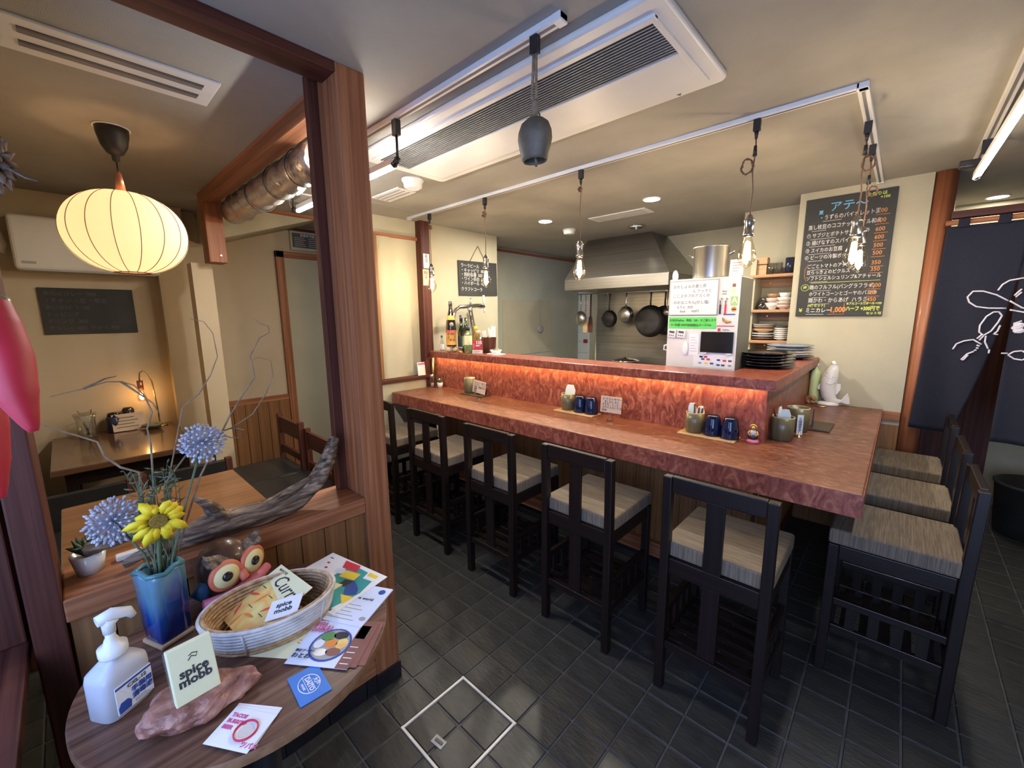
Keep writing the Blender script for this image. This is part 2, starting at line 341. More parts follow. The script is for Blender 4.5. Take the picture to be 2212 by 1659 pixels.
M['stripe'] = emis('led_strip', (1.0,.68,.28), STRIP_E)
M['lante'] = emis('lantern_bulb', (1.0,.60,.30), LANT_E)
M['deske'] = emis('desk_bulb', (1.0,.55,.20), DESK_E)
# ================================================================ STRUCTURE
CZ = 2.30
# ---- floor: slate tiles on a 15 cm grid
fl = MB().box(-4.3, 2.0, -.6, 6.0, -.06, -.004).build('floor', M['grout']); struct(fl, 'dark slate tile floor with pale grey joints')
def tile_mesh():
    g = .0035; a, b = g, .15-g; e = .0025
    v = [(a,a,-.006),(b,a,-.006),(b,b,-.006),(a,b,-.006),(a,a,-e),(b,a,-e),(b,b,-e),(a,b,-e),(a+e,a+e,0),(b-e,a+e,0),(b-e,b-e,0),(a+e,b-e,0)]
    f = [(i,(i+1)%4,(i+1)%4+4,i+4) for i in range(4)]+[(i+4,(i+1)%4+4,(i+1)%4+8,i+8) for i in range(4)]+[(8,9,10,11)]
    return v, f
tv, tf = tile_mesh()
cells = []
def proj(p):
    d = Vector(p)-Vector((0,0,CAMH)); z = d.dot(fw)
    return (d.dot(r2)/z*FPX+1106, -d.dot(u2)/z*FPX+829.5, z) if z > .05 else (9e9, 9e9, z)
for i in range(-28, 13):
    for j in range(-4, 40):
        x, y = i*.15, .0675+j*.15
        if -1.21 < x < -.89 and .66 < y < .96 and x > -1.201 and x+.15 < -.899+.001+.0 and .6675-.001 < y < .9675-.149: continue
        q = proj((x+.075, y+.075, 0)); vis = -20 < q[0] < 2240 and -20 < q[1] < 1690
        hid = (x < -1.40 and y < .72) or (y > 2.2 and x < -.45) or (x < -3.1 and y > 1.6)
        cells.append((0 if (vis and not hid) else 1, q[2], x, y))
cells.sort(); hatch = [(-1.2+.15*i, .6675+.15*j) for i in (0,1) for j in (0,1)]
cells = [c for c in cells if not any(abs(c[2]-h[0]) < .01 and abs(c[3]-h[1]) < .01 for h in hatch)]
tme = MB().add(tv, tf).mesh('floor_tile', M['tile'])
for c in cells[:300]:
    o = bpy.data.objects.new('floor_tile', tme); COL.objects.link(o); o.parent = fl; o.location = (c[2], c[3], 0)
rest = MB()
for c in cells[300:]: rest.add([(a+c[2], b+c[3], z) for a, b, z in tv], tf)
o = rest.build('floor_tiles', M['tile'], fl); o['kind'] = 'stuff'
# ---- ceiling
ce = MB().box(-4.3, 2.0, -.6, 6.0, CZ, CZ+.1).build('ceiling', M['ceil']); struct(ce, 'beige papered ceiling')
# ---- walls
def wallbox(name, label, mat, *b, bev=0): return struct(MB().box(*b).build(name, mat, bev=bev), label)
wallbox('wall_back', 'beige papered wall behind the end of the counter', M['wall'], -.60, .05, 3.556, 3.72, 0, CZ)
o = MB().box(-.036, .05, 3.538, 3.556, .815, .872).build('trim_1', M['redx'], bev=.003); struct(o, 'wooden dado cap on the back wall beside the counter')
o = MB().box(-.455, .05, 3.545, 3.556, 0, .785).build('trim_2', M['plankz']); struct(o, 'wooden dado panel on the back wall beside the counter')
wallbox('wall_niche', 'beige wall at the back of the shelf niche', M['wall'], -1.02, -.60, 3.86, 4.5, 0, CZ)
wallbox('wall_kitchen', 'beige kitchen wall behind the cooker hood', M['wall'], -2.73, -.9, 4.42, 4.55, 0, CZ)
wallbox('wall_kitchen_end', 'beige wall at the very end of the kitchen', M['wall_g'], -3.75, -2.4, 5.35, 5.5, 0, CZ)
struct(MB().box(-3.6, -.48, 2.31, 5.35, .0, .003).build('floor_kitchen_bounce', M['vinyl']), 'unseen pale vinyl floor added behind the bar to bounce light')  # unseen pale floor, added to bounce the downlights onto the ceiling
wallbox('wall_kitchen_side', 'grey green kitchen wall at the far end', M['wall_g'], -3.75, -3.6, 3.0, 5.35, 0, CZ)
wallbox('wall_counter_end', 'beige wall stub at the far end of the counter', M['wall'], -3.27, -3.13, 2.24, 3.14, 0, CZ)
wallbox('wall_hall_side', 'beige side wall of the passage', M['wall_g'], -4.2, -3.27, 2.42, 2.55, 0, CZ)
wallbox('wall_far', 'beige far wall of the dining nook and passage', M['wall_n'], -4.2, -4.07, -.45, 2.42, 0, CZ)
wallbox('wall_right', 'beige wall on the right of the room', M['wall'], 1.55, 1.7, -.6, 6.0, 0, CZ)
wallbox('wall_corridor', 'beige wall at the end of the corridor behind the curtain', M['wall'], .05, 1.55, 4.80, 4.95, 0, CZ)
wallbox('wall_corridor_side', 'beige left wall of the corridor behind the curtain', M['wall'], .02, .14, 3.72, 4.80, 0, CZ)
wallbox('wall_nook_side', 'beige wall on the left of the dining nook', M['wall_n'], -4.07, -1.57, -.45, -.30, 0, CZ)
# low wall, window and post at the far end of the counter
lw = wallbox('wall_low', 'low beige wall under the inside window by the counter end', M['wall'], -3.20, -3.07, 1.70, 2.24, 0, .955)
w = MB().box(-3.16, -3.09, 1.70, 1.765, .985, 2.14).build('window_1', M['plankz'], bev=.003); struct(w, 'closed sliding panel in wooden frame beside the far end of the counter')
MB().box(-3.22, -3.05, 1.68, 2.20, .955, .985).build('window_sill', M['darky'], w, bev=.004)
MB().box(-3.15, -3.128, 1.765, 1.90, .985, 2.14).build('sliding_panel', M['wall'], w)
MB().box(-3.16, -3.138, 1.90, 2.16, .985, 2.14).build('sliding_panel', M['wall'], w)
MB().box(-3.17, -3.138, 1.70, 2.16, 2.165, CZ).build('upper_panel', M['wall'], w)
MB().box(-3.17, -3.115, 1.70, 2.16, 2.14, 2.165).build('head_rail', M['redy'], w)
MB().box(-3.10, -3.092, 1.735, 1.742, 1.30, 1.46).build('handle', M['chrome'], w)
o = MB().box(-3.17, -3.06, 2.16, 2.25, 0, CZ).build('trim_3', M['darkz'], bev=.004); struct(o, 'dark red post at the far end of the bar')
# mouldings under the ceiling
o = MB().box(-4.07, -4.045, .80, 2.42, 2.262, 2.29).build('trim_4', M['darky']); struct(o, 'thin wooden moulding on the passage wall')
o = MB().box(-3.60, -3.58, 3.14, 5.35, 2.255, 2.285).build('trim_5', M['redy']); struct(o, 'thin wooden moulding on the far kitchen wall')
# sloping soffit over the passage
o = MB().prismx([(.80, 2.30), (.80, 2.075), (.86, 2.06), (1.56, 2.30)], -4.07, -3.55).build('ceiling_soffit', M['wall']); struct(o, 'sloping beige soffit above the passage')
o = MB().box(-3.55, -3.535, .80, 1.62, 2.272, 2.30).build('trim_6', M['redy']); struct(o, 'thin wooden strip along the top of the soffit')
# pilaster in the nook
wallbox('wall_pilaster', 'beige pilaster in the corner of the dining nook', M['wall_n'], -4.07, -3.98, .52, .70, 0, CZ)
# wainscot of the passage
ws = MB().box(-4.07, -4.055, .80, 1.335, 0, .765).build('wall_wainscot', M['darky']); struct(ws, 'plank wainscot under the passage wall')
MB().box(-4.07, -4.04, .80, 1.335, .765, .812).build('cap_rail', M['redy'], ws, bev=.003)
MB().box(-4.07, -4.04, .80, 1.335, 0, .075).build('baseboard', M['blacktile'], ws)
pm = MB().box(0, .012, .002, .087, .075, .765).mesh('plank', M['plankz'])
for i in range(6):
    p = bpy.data.objects.new('plank', pm); COL.objects.link(p); p.parent = ws; p.location = (-4.055, .80+.089*i, 0)
# door in the far wall
dr = MB().box(-4.085, -4.045, 1.40, 2.10, .02, 2.02).build('door_1', M['wall']); struct(dr, 'beige panel door with brown wooden frame in the passage')
MB().box(-4.10, -4.03, 1.335, 1.40, 0, 2.075).build('door_jamb', M['redz'], dr, bev=.003)
MB().box(-4.10, -4.03, 1.335, 2.16, 2.02, 2.075).build('door_head', M['redy'], dr, bev=.003)
MB().box(-4.09, -4.04, 1.40, 2.10, 0, .10).build('kick_board', M['darky'], dr)
# ---- partition between the entrance and the nook
pa = MB().box(-1.50, -1.425, -.10, .69, .073, .775).build('wall_partition', M['darky']); struct(pa, 'wooden half-height partition with planks and window opening')
MB().box(-1.60, -1.40, -.083, .69, .775, .834).build('sill_rail', M['redy'], pa, bev=.004)
pm = MB().box(0, .014, .0015, .0755, .14, .775).mesh('plank', M['plankz'])
for i in range(10):
    p = bpy.data.objects.new('plank', pm); COL.objects.link(p); p.parent = pa; p.location = (-1.425, .615-.077*i-.001, 0)
MB().box(-1.425, -1.405, -.10, .69, .073, .14).build('bottom_rail', M['redy'], pa, bev=.003)
bt = MB().box(0, .012, .002, .148, 0, .073).mesh('base_tile', M['blacktile'])
for i in range(6):
    p = bpy.data.objects.new('base_tile', bt); COL.objects.link(p); p.parent = pa; p.location = (-1.412, .642-.15*i, 0)
po = MB().box(-1.575, -1.40, .69, .79, .073, CZ).build('trim_7', M['redz'], bev=.004); struct(po, 'big reddish brown wooden post at the end of the partition')
MB().box(-1.580, -1.395, .685, .795, 0, .075).build('base_tile', M['blacktile'], po, bev=.002)
MB().box(-1.57, -1.535, .655, .69, .834, CZ).build('window_stop', M['darkz'], po, bev=.003)
o = MB().box(-1.575, -1.40, -.14, -.083, 0, CZ).build('trim_8', M['darkz'], bev=.004); struct(o, 'dark wooden corner post on the left of the partition')
o = MB().box(-1.50, -1.40, -.083, .69, 2.268, CZ).build('trim_9', M['darky'], bev=.003); struct(o, 'dark wooden head beam over the partition opening')
# beam along the nook, end block and column
o = MB().box(-3.32, -1.575, .70, .775, 2.225, CZ).build('trim_10', M['redx'], bev=.004); struct(o, 'reddish wooden beam between the post and the nook column')
o = MB().box(-3.45, -3.31, .70, .80, 1.86, CZ).build('trim_11', M['redz'], bev=.004); struct(o, 'short hanging wooden post at the far end of the beam')
MB().cyl((-3.311, .765, 1.905), (-3.304, .765, 1.905), .006, n=12).build('screw_head', M['chrome'], o)
wallbox('wall_column', 'square beige column under the hanging wooden post', M['wall_n'], -3.56, -3.43, .62, .735, 0, 1.86)
# ---- shop front behind and left of the camera
wf = MB().box(-1.575, -.80, -.45, -.22, 0, .70).build('wall_front', M['darkx']); struct(wf, 'dark wooden shop front wall under the window by the entrance')
MB().box(-1.575, -.80, -.36, -.20, 2.05, CZ).build('window_head', M['darkx'], wf)
MB().box(-1.575, -.80, -.42, -.150, .70, .735).build('ledge', M['darkx'], wf, bev=.004)
MB().box(-1.575, -1.46, -.30, -.152, .735, CZ).build('stile', M['darkz'], wf, bev=.004)
MB().box(1.25, 1.55, -.45, -.30, 0, CZ).build('pier', M['wall'], wf)
MB().box(-.80, 1.25, -.45, -.30, 2.05, CZ).build('lintel', M['darkx'], wf)
# ---- red round post, lintel and rods of the curtained doorway
o = MB().cyl((.098, 3.60, 0), (.098, 3.60, CZ), .052, n=28).build('trim_12', wood('orange_post_wood', (.22,.072,.030), (.36,.135,.062), 'z', .42, coat=.1)); struct(o, 'round orange brown wooden post beside the curtained doorway')
o = MB().box(.14, 1.55, 3.55, 3.61, 2.025, 2.065).build('trim_13', M['darkx'], bev=.003); struct(o, 'dark wooden lintel above the curtain rod')
o = MB().box(.14, .58, 4.74, 4.80, 0, 2.02).build('trim_14', M['darkz']); struct(o, 'dark brown door seen through the gap in the curtain')
# ================================================================ BAR COUNTER
bar = thing('bar_counter', 'long L shaped bar counter in mottled red brown burl with raised ledge', 'counter', (-1.5, 2.25, 0))
def BW(mb, name, mat, bev=0, p=None): # parts given in world coordinates
    o = mb.build(name, mat, p or bar, bev=bev); o.location = (1.5, -2.25, 0) if p is None else (0,0,0); return o
BW(MB().prism([(-3.05,1.80),(-.036,1.80),(-.036,3.553),(-.46,3.553),(-.46,2.29),(-3.05,2.29)], .79, .88), 'counter_top', M['counter_top'], .006)
BW(MB().box(-3.05,-.036,1.7985,1.803,.793,.876), 'front_edge', M['counter'])
BW(MB().box(-.039,-.0345,1.803,3.553,.793,.876), 'side_edge', M['counter'])
BW(MB().box(-3.05,-.436,2.25,2.285,.88,1.15), 'riser', M['counter'])
BW(MB().box(-.470,-.436,2.285,3.553,.88,1.15), 'riser', M['counter'])
BW(MB().prism([(-3.055,2.20),(-.396,2.20),(-.396,3.553),(-.74,3.553),(-.74,2.76),(-.642,2.76),(-.642,2.445),(-3.055,2.445)], 1.150, 1.195), 'upper_shelf', M['counter'], .004)
BW(MB().box(-3.055,-.396,2.20,2.2065,1.143,1.1515), 'shelf_lip', M['counter'])
BW(MB().box(-.4025,-.396,2.2065,3.553,1.143,1.1515), 'shelf_lip', M['counter'])
BW(MB().box(-3.02,-.45,2.212,2.224,1.1475,1.1505), 'led_strip', M['stripe'])
BW(MB().box(-3.05,-.45,2.27,2.30,0,.79), 'front_panel', M['darkx']); BW(MB().box(-.48,-.455,2.30,3.55,0,.79), 'end_panel', M['darky'])
pm = MB().box(.0015,.0885,0,.014,.17,.79).mesh('plank', M['plankz'])
for i in range(29):
    p = bpy.data.objects.new('plank', pm); COL.objects.link(p); p.parent = bar; p.location = (-3.05+.0893*i+1.5, .006, 0)
pm = MB().box(0,.014,.0015,.0885,.17,.79).mesh('plank', M['plankz'])
for i in range(14):
    p = bpy.data.objects.new('plank', pm); COL.objects.link(p); p.parent = bar; p.location = (-.455+1.5, .05+.0885*i, 0)
BW(MB().box(-3.05,-.44,2.215,2.262,.085,.17), 'foot_ledge', M['redx'], .004)
BW(MB().box(-3.05,-.44,2.24,2.27,0,.085), 'toe_tiles', M['blacktile'])
BW(MB().cyl((-3.035,2.215,.9),(-3.035,2.215,1.135),.012,n=12), 'corner_bead', M['brass'])
# ================================================================ BAR CHAIRS
def make_chair():
    t = thing('bar_chair', '', 'chair')
    W2 = .188
    for s in (-1,1):
        x = s*(W2-.017)
        MB().prismx([(0.0,0),(.036,0),(.036,.55),(.028,.905),(-.006,.905),(0,.55)], x-.017, x+.017).build('leg', M['blackwz'], t, bev=.004)
        MB().box(x-.016,x+.016,.365,.40,0,.575).build('leg', M['blackwz'], t, bev=.003)
        MB().box(x-.011,x+.011,.036,.365,.515,.575).build('side_rail', M['blackwy'], t, bev=.003)
        MB().box(x-.011,x+.011,.036,.365,.315,.345).build('stretcher', M['blackwy'], t, bev=.003)
        MB().box(x-.011,x+.011,.036,.365,.19,.225).build('stretcher', M['blackwy'], t, bev=.003)
    MB().box(-W2+.034,W2-.034,-.002,.022,.845,.908).build('top_rail', M['blackwx'], t, bev=.004)
    MB().box(-W2+.034,W2-.034,.008,.032,.512,.577).build('back_rail', M['blackwx'], t, bev=.003)
    MB().box(-.031,.031,.004,.018,.577,.845).build('back_splat', M['blackwz'], t, bev=.002)
    MB().box(-.031,.031,.012,.026,.222,.512).build('lower_splat', M['blackwz'], t, bev=.002)
    MB().box(-W2+.034,W2-.034,.006,.030,.19,.222).build('back_stretcher', M['blackwx'], t, bev=.003)
    MB().box(-W2+.034,W2-.034,.372,.394,.515,.575).build('front_rail', M['blackwx'], t, bev=.003)
    MB().box(-W2+.034,W2-.034,.372,.394,.17,.215).build('front_stretcher', M['blackwx'], t, bev=.003)
    sm_ = MB().box(-W2+.03,W2-.03,0,.034,0,.012).mesh('shelf_slat', M['blackwx'])
    for k in range(5):
        o = bpy.data.objects.new('shelf_slat', sm_); COL.objects.link(o); o.parent = t; o.location = (0,.055+.062*k,.207)
    sm_ = MB().box(0,.010,-.008,.024,.225,.315).mesh('side_slat', M['blackwz'])
    for s in (-1,1):
        for k in range(4):
            o = bpy.data.objects.new('side_slat', sm_); COL.objects.link(o); o.parent = t; o.location = (s*(W2-.017)-.005,.085+.07*k,0)
    MB().box(-W2+.002,W2-.002,.022,.402,.577,.640).build('seat_cushion', M['cloth_seat'], t, bev=.010, seg=3)
    return t
ch0 = make_chair(); first = True
G1, G2 = 'bar chairs along the front of the counter', 'bar chairs at the right end of the counter'
spots = [(-.409,1.468,0,'black wooden bar chair with striped seat, nearest of the row along the counter front',G1),
 (-.999,1.470,0,'black wooden bar chair with striped seat, second nearest along the counter front',G1),
 (-1.566,1.472,0,'black wooden bar chair with striped seat, middle one of the row along the counter front',G1),
 (-2.149,1.482,0,'black wooden bar chair with striped seat, fourth from the near end of the counter front',G1),
 (-2.735,1.486,0,'black wooden bar chair half hidden behind the big wooden post',G1),
 (.272,2.205,math.pi/2,'black wooden bar chair side on at the counter end, closest to the camera',G2),
 (.274,2.735,math.pi/2,'black wooden bar chair at the counter end, middle one of three',G2),
 (.272,3.30,math.pi/2,'black wooden bar chair at the counter end next to the curtain',G2)]
for i,(x,y,a,lab,g) in enumerate(spots):
    o = ch0 if i == 0 else copy_tree(ch0)
    o.location = (x,y,0); o.rotation_euler = (0,0,a); o['label'] = lab; o['group'] = g
# ================================================================ FLOOR HATCH
h = thing('floor_hatch', 'square floor hatch of four slate tiles in a pale metal frame', 'hatch', (-1.05, .8175, 0))
fr = M['brass']; frm = mk('pale_metal', (.62,.58,.50), .5, (.72,.69,.62), ns=14)
for a in (-1,1):
    MB().box(-.152,.152,a*.1462-.0042,a*.1462+.0042,-.004,.0025).build('frame_bar', frm, h)
    MB().box(a*.1462-.0042,a*.1462+.0042,-.142,.142,-.004,.0025).build('frame_bar', frm, h)
tm2 = MB().add([(x*.93,y*.93,z) for x,y,z in tv], tf).mesh('hatch_tile', M['tile'])
for x in (-.1415,.0015):
    for y in (-.1415,.0015):
        o = bpy.data.objects.new('hatch_tile', tm2); COL.objects.link(o); o.parent = h; o.location = (x,y,.0005)
hp = MB().box(-.026,.026,-.016,.016,0,.003).build('pull_plate', M['grey'], h, loc=(-.005,-.088,.0005), rot=(0,0,.12), bev=.001)
MB().box(-.016,.018,-.005,.005,.003,.006).build('pull_bar', M['dkgrey'], hp, bev=.001)
# ================================================================ ROUND TABLE
rtb = thing('round_table', 'round walnut side table against the partition', 'table', (-1.086,.222,0))
MB().lathe([(.300,.697),(.313,.700),(.315,.7245),(.3135,.725)], 72).build('table_top', M['table'], rtb)
MB().lathe([(.3152,.701),(.3158,.703),(.3158,.722),(.3152,.7242)], 72, cap0=False, cap1=False).build('edge_band', M['edge'], rtb)
MB().lathe([(.19,0),(.19,.012),(.05,.03),(.032,.05),(.030,.67),(.11,.69),(.11,.697)], 28).build('pedestal', M['black'], rtb)
# ================================================================ CEILING FITTINGS AND LAMPS
# cassette air conditioner
ac = thing('ceiling_air_conditioner', 'large white ceiling air conditioner with long grey grille over the chairs', 'air conditioner', (-1.30,1.36,CZ))
def rrect(x0,x1,y0,y1,r,n=5):
    pts = []
    for cx,cy,a0 in ((x1-r,y1-r,0),(x0+r,y1-r,90),(x0+r,y0+r,180),(x1-r,y0+r,270)):
        for k in range(n+1):
            a = math.radians(a0+90*k/n); pts.append((cx+r*math.cos(a),cy+r*math.sin(a)))
    return pts
MB().prism(rrect(-.775,.785,-.265,.275,.03),-.022,0).build('panel_frame', M['white'], ac, bev=.008, seg=3)
MB().prism(rrect(-.70,.725,.005,.215,.004),-.029,-.020).build('front_flap', M['white'], ac, bev=.002)
MB().box(-.70,.725,-.182,-.001,-.024,-.0215).build('grille_back', mk('grille_shadow',(.05,.048,.046),.8,(.06,.058,.055),ns=5), ac)
gs = MB().prismx([(0,-.030),(.0035,-.030),(.0085,-.0235),(.005,-.0235)], -.70,.725).mesh('grille_slat', M['grey'])
for i in range(14):
    o = bpy.data.objects.new('grille_slat', gs); COL.objects.link(o); o.parent = ac; o.location = (0,-.182+.0131*i,0)
MB().box(-.72,-.70,-.20,.22,-.030,-.021).build('end_strip', M['white'], ac); MB().box(.725,.742,-.20,.22,-.030,-.021).build('end_strip', M['white'], ac)
MB().box(-.72,.742,-.205,-.182,-.032,-.021).build('air_lip', M['white'], ac, bev=.003)
MB().prism([(.62,.250),(.636,.250),(.628,.262)],-.0232,-.022).build('arrow_mark', M['dkgrey'], ac)
# tracks
def rail(parent, a, b):
    d = Vector(b)-Vector(a); L_ = d.length; ang = math.atan2(d.y,d.x)
    o = MB().box(0,L_,-.017,.017,-.018,0).build('rail', M['whitep'], parent, loc=a, rot=(0,0,ang), bev=.002)
    MB().box(.02,L_-.02,-.005,.005,-.0188,-.0178).build('groove', M['slot'], o)
    MB().box(0,.028,-.018,.018,-.021,.0).build('end_cap', M['whitep'], o, bev=.002)
    MB().box(L_-.028,L_,-.018,.018,-.021,.0).build('end_cap', M['whitep'], o, bev=.002)
t1 = thing('lighting_track', 'white L shaped lighting track above the counter edge', 'lighting track', (-.19,2.04,CZ))
rail(t1,(.017,0,0),(-2.86,0,0)); rail(t1,(0,-.017,0),(0,1.50,0))
t2 = thing('lighting_track', 'white straight lighting track beside the air conditioner with bell', 'lighting track', (-.75,1.02,CZ))
rail(t2,(0,0,0),(-2.15,0,0))
t3 = thing('lighting_track', 'white lighting track at the right edge above the LED tube', 'lighting track', (.20,1.4,CZ))
rail(t3,(0,0,0),(0,2.0,0))
# filament pendants
def coil(rng, cx, cz, r, turns, n):
    return [(cx+r*math.cos(6.283*turns*i/n+rng)*(.9+.1*math.sin(i*1.7)), .012*math.sin(i*2.1+rng), cz+r*1.25*math.sin(6.283*turns*i/n+rng)) for i in range(n+1)]
def pendant(x, y, lab, drop=.44, coilz=None, side=-.02, rr=.022, stem=True):
    t = thing('pendant_bulb', lab, 'pendant lamp', (x,y,CZ-.018), group='filament bulbs hanging from the L shaped track')
    MB().box(-.013,.013,-.010,.010,-.045,.004).build('track_plug', M['black'], t, bev=.002)
    MB().cyl((0,0,-.075),(0,0,-.045),.005,.009,n=10).build('strain_relief', M['black'], t)
    b = -drop
    MB().tube([(0,0,-.07),(.002,0,-.12),(-.004,.001,-.2),(.003,0,b*.7),(0,0,b+.02)], .0028, 6).build('cord', M['cord'], t)
    if coilz:
        MB().cyl((0,0,coilz+.035),(0,0,coilz+.075),.009,.006,n=10).build('cord_grip', M['black'], t)
        MB().tube(coil(x, side, coilz, rr, 3.2, 40), .0028, 6).build('cord_loop', M['cord'], t)
    MB().lathe([(.005,.026),(.010,.020),(.014,.008),(.020,.004),(.021,0),(.019,-.012),(.019,-.048),(.022,-.052),(.022,-.062),(.017,-.066)],20,(0,0,b)).build('socket', M['sock'], t)
    gb = MB().lathe([(.013,-.062),(.0155,-.072),(.022,-.095),(.031,-.122),(.0355,-.142),(.034,-.160),(.025,-.178),(.011,-.190),(.002,-.195)],20,(0,0,b), cap0=False).build('bulb', M['bulbglass'], t)
    f = MB()
    for k in range(4):
        a = k*math.pi/2+.4; f.cyl((.007*math.cos(a),.007*math.sin(a),b-.090),(.012*math.cos(a),.012*math.sin(a),b-.160),.0032,n=6)
    f.build('filament', M['fil'], gb)
    return t
pendant(-2.765,2.04,'far left filament pendant bulb in front of the dark red post',.40,-.10,.004,.012)
pendant(-2.142,2.04,'filament pendant bulb in front of the small hanging chalkboard',.395,-.105,-.006,.014)
pendant(-1.374,2.04,'filament pendant bulb in front of the cooker hood',.395,-.10,-.004,.009)
pendant(-.520,2.04,'filament pendant bulb with cord loop above the white fridge',.395,-.175,-.026,.024)
pendant(-.19,2.39,'filament pendant bulb before the menu board, left one of the close pair',.395,-.165,.015,.024)
pendant(-.19,2.72,'filament pendant bulb before the menu board, right one of the close pair',.395,-.21,.02,.018)
# LED tubes
def led_tube(name, lab, plug, a, b, arm):
    t = thing('led_tube_lamp', lab, 'tube lamp', plug, group='LED tube lamps on the tracks'); o = Vector(plug)
    A, B = Vector(a)-o, Vector(b)-o; d = (B-A).normalized()
    MB().box(-.016,.016,-.012,.012,-.058,.004).build('track_plug', M['black'], t, bev=.002)
    j = Vector(arm)-o
    MB().tube([(0,0,-.05),(0,0,j.z+.012)], .0055, 10).build('arm', M['black'], t)
    MB().tube([(0,0,j.z+.014),tuple(j),tuple(A)], [.012,.013,.010], 12).build('joint', M['black'], t)
    ang = math.atan2(d.y,d.x); Lh = (B-A).length; mid = (A+B)/2
    MB().box(-Lh/2,Lh/2,-.0125,.0125,-.004,.024).build('housing', M['whitep'], t, loc=tuple(mid), rot=(0,0,ang), bev=.003)
    (MB().box(-Lh/2,Lh/2,-.0118,.0118,-.0052,-.0042) if Lh > .6 else MB().prismx([(-.0122,-.0042),(-.0122,-.012),(-.006,-.016),(.006,-.016),(.0122,-.012),(.0122,-.0042)],-Lh/2,Lh/2)).build('tube', M['tubee3' if Lh > .6 else 'tubee'], t, loc=tuple(mid), rot=(0,0,ang))
    MB().cyl(B,B+d*.012,.0125,n=16).build('end_cap', M['whitep'], t)
    MB().cyl(A-d*.012,A,.0125,n=16).build('end_cap', M['black'], t)
    return t
led_tube('a','short glowing LED tube on black arm right of the big post',(-1.582,1.02,CZ-.018),(-1.61,1.015,2.118),(-1.87,1.015,2.122),(-1.585,1.017,2.128))
t = led_tube('b','short glowing LED tube on black arm left of the big post',(-2.712,1.02,CZ-.018),(-2.63,1.015,2.118),(-2.33,1.015,2.116),(-2.70,1.017,2.122))
MB().obox((-.02,0,-.03),(.07,.05,.045),(0,.5,.2)).build('driver_box', M['black'], t, bev=.004)
MB().tube([(-.05,0,-.03),(-.085,.01,-.05),(-.08,.01,-.10),(-.03,.005,-.15)],.002,6).build('wire', M['whitep'], t)
t = led_tube('c','long glowing LED tube at the right edge of the ceiling',(.20,3.02,CZ-.018),(.185,3.08,2.135),(.205,2.02,2.135),(.195,3.05,2.14))
MB().obox((-.045,.04,-.085),(.07,.05,.03),(0,0,0)).build('driver_box', M['black'], t, bev=.004)
# cow bell on a rope
bl = thing('cow_bell', 'old bronze cow bell hanging on a rope from the track', 'bell', (-.850,1.018,CZ-.018))
MB().box(-.013,.013,-.010,.010,-.045,.004).build('track_plug', M['black'], bl, bev=.002)
MB().tube([(-.004,0,-.04),(-.010,.004,-.09),(-.008,-.004,-.15),(-.002,0,-.205)],.0042,8).build('rope', M['rope'], bl)
MB().tube([(.004,0,-.04),(.008,-.004,-.08),(.002,.004,-.14),(.004,0,-.205)],.0042,8).build('rope', M['rope'], bl)
MB().tube([(.001,0,-.165),(.001,0,-.185),(0,0,-.205)],[.010,.0115,.010],10).build('knot', M['rope'], bl)
MB().tube([(-.016,0,-.224),(-.017,0,-.205),(-.008,0,-.198),(.012,0,-.200),(.018,0,-.207),(.018,0,-.224)],.0025,8).build('hanger', M['bronze'], bl)
bp = [(.004,-.215),(.028,-.217),(.044,-.229),(.053,-.250),(.055,-.270),(.050,-.295),(.043,-.318),(.040,-.330)]
b2 = MB().lathe(bp+[(.037,-.330)]+[(r-.003,z-.002) for r,z in reversed(bp[1:-1])],30,(0,0,0),1,.8,cap0=True,cap1=True).build('bell_body', M['bronze'], bl)
MB().tube([(0,0,-.26),(.002,.002,-.325),(.003,.003,-.345)],[.003,.005,.004],8).build('clapper', M['bronze'], b2)
# slot diffuser in the nook ceiling
df = thing('ceiling_diffuser', 'white two slot air diffuser in the nook ceiling', 'air vent', (-1.905,.23,CZ))
MB().box(-.108,.103,-.26,.246,-.010,0).build('plate', M['white'], df, bev=.003)
for x0,x1 in ((.022,.062),(-.06,-.022)):
    MB().box(x0,x1,-.215,.205,-.0115,-.0095).build('slot', M['slot'], df)
    MB().box(x1-.013,x1,-.215,.205,-.0125,-.0110).build('slot_shadow', M['dkgrey'], df)
# downlights, vents, detectors
def downlight(x,y,lab,lens='downe'):
    t = thing('downlight', lab, 'downlight', (x,y,CZ), group='recessed ceiling downlights')
    MB().lathe([(.052,-.004),(.060,-.006),(.064,-.002),(.064,0)],28,cap0=False,cap1=False).build('trim_ring', M['white'], t)
    MB().lathe([(.0,-.0045),(.052,-.0045)],28,cap0=False,cap1=False).build('lens', M[lens], t, rot=(math.pi,0,0), loc=(0,0,-.009))
downlight(-2.346,2.95,'glowing round downlight in the kitchen ceiling, left one')
downlight(-1.382,2.936,'glowing round downlight in the kitchen ceiling, right one')
downlight(.40,4.63,'glowing round downlight beyond the curtained doorway','downe2')
v = thing('ceiling_vent', 'white slatted vent in the kitchen ceiling', 'air vent', (-1.77,3.2,CZ))
MB().box(-.25,.25,-.085,.085,-.008,0).build('plate', M['white'], v, bev=.002)
for k in range(3): MB().box(-.22,.22,-.062+k*.047,-.047+k*.047,-.0095,-.0075).build('slot', M['grey'], v)
s = thing('smoke_detector', 'white round smoke detector on the kitchen ceiling', 'smoke detector', (-2.40,3.38,CZ))
MB().lathe([(.03,-.045),(.05,-.042),(.056,-.02),(.062,-.012),(.062,0)],26).build('housing', M['white'], s)
MB().lathe([(.0505,-.036),(.0525,-.030)],26,cap0=False,cap1=False).build('vent_band', M['grey'], s)
s = thing('sprinkler_head', 'chrome sprinkler rose on the kitchen ceiling', 'sprinkler', (-1.88,3.70,CZ))
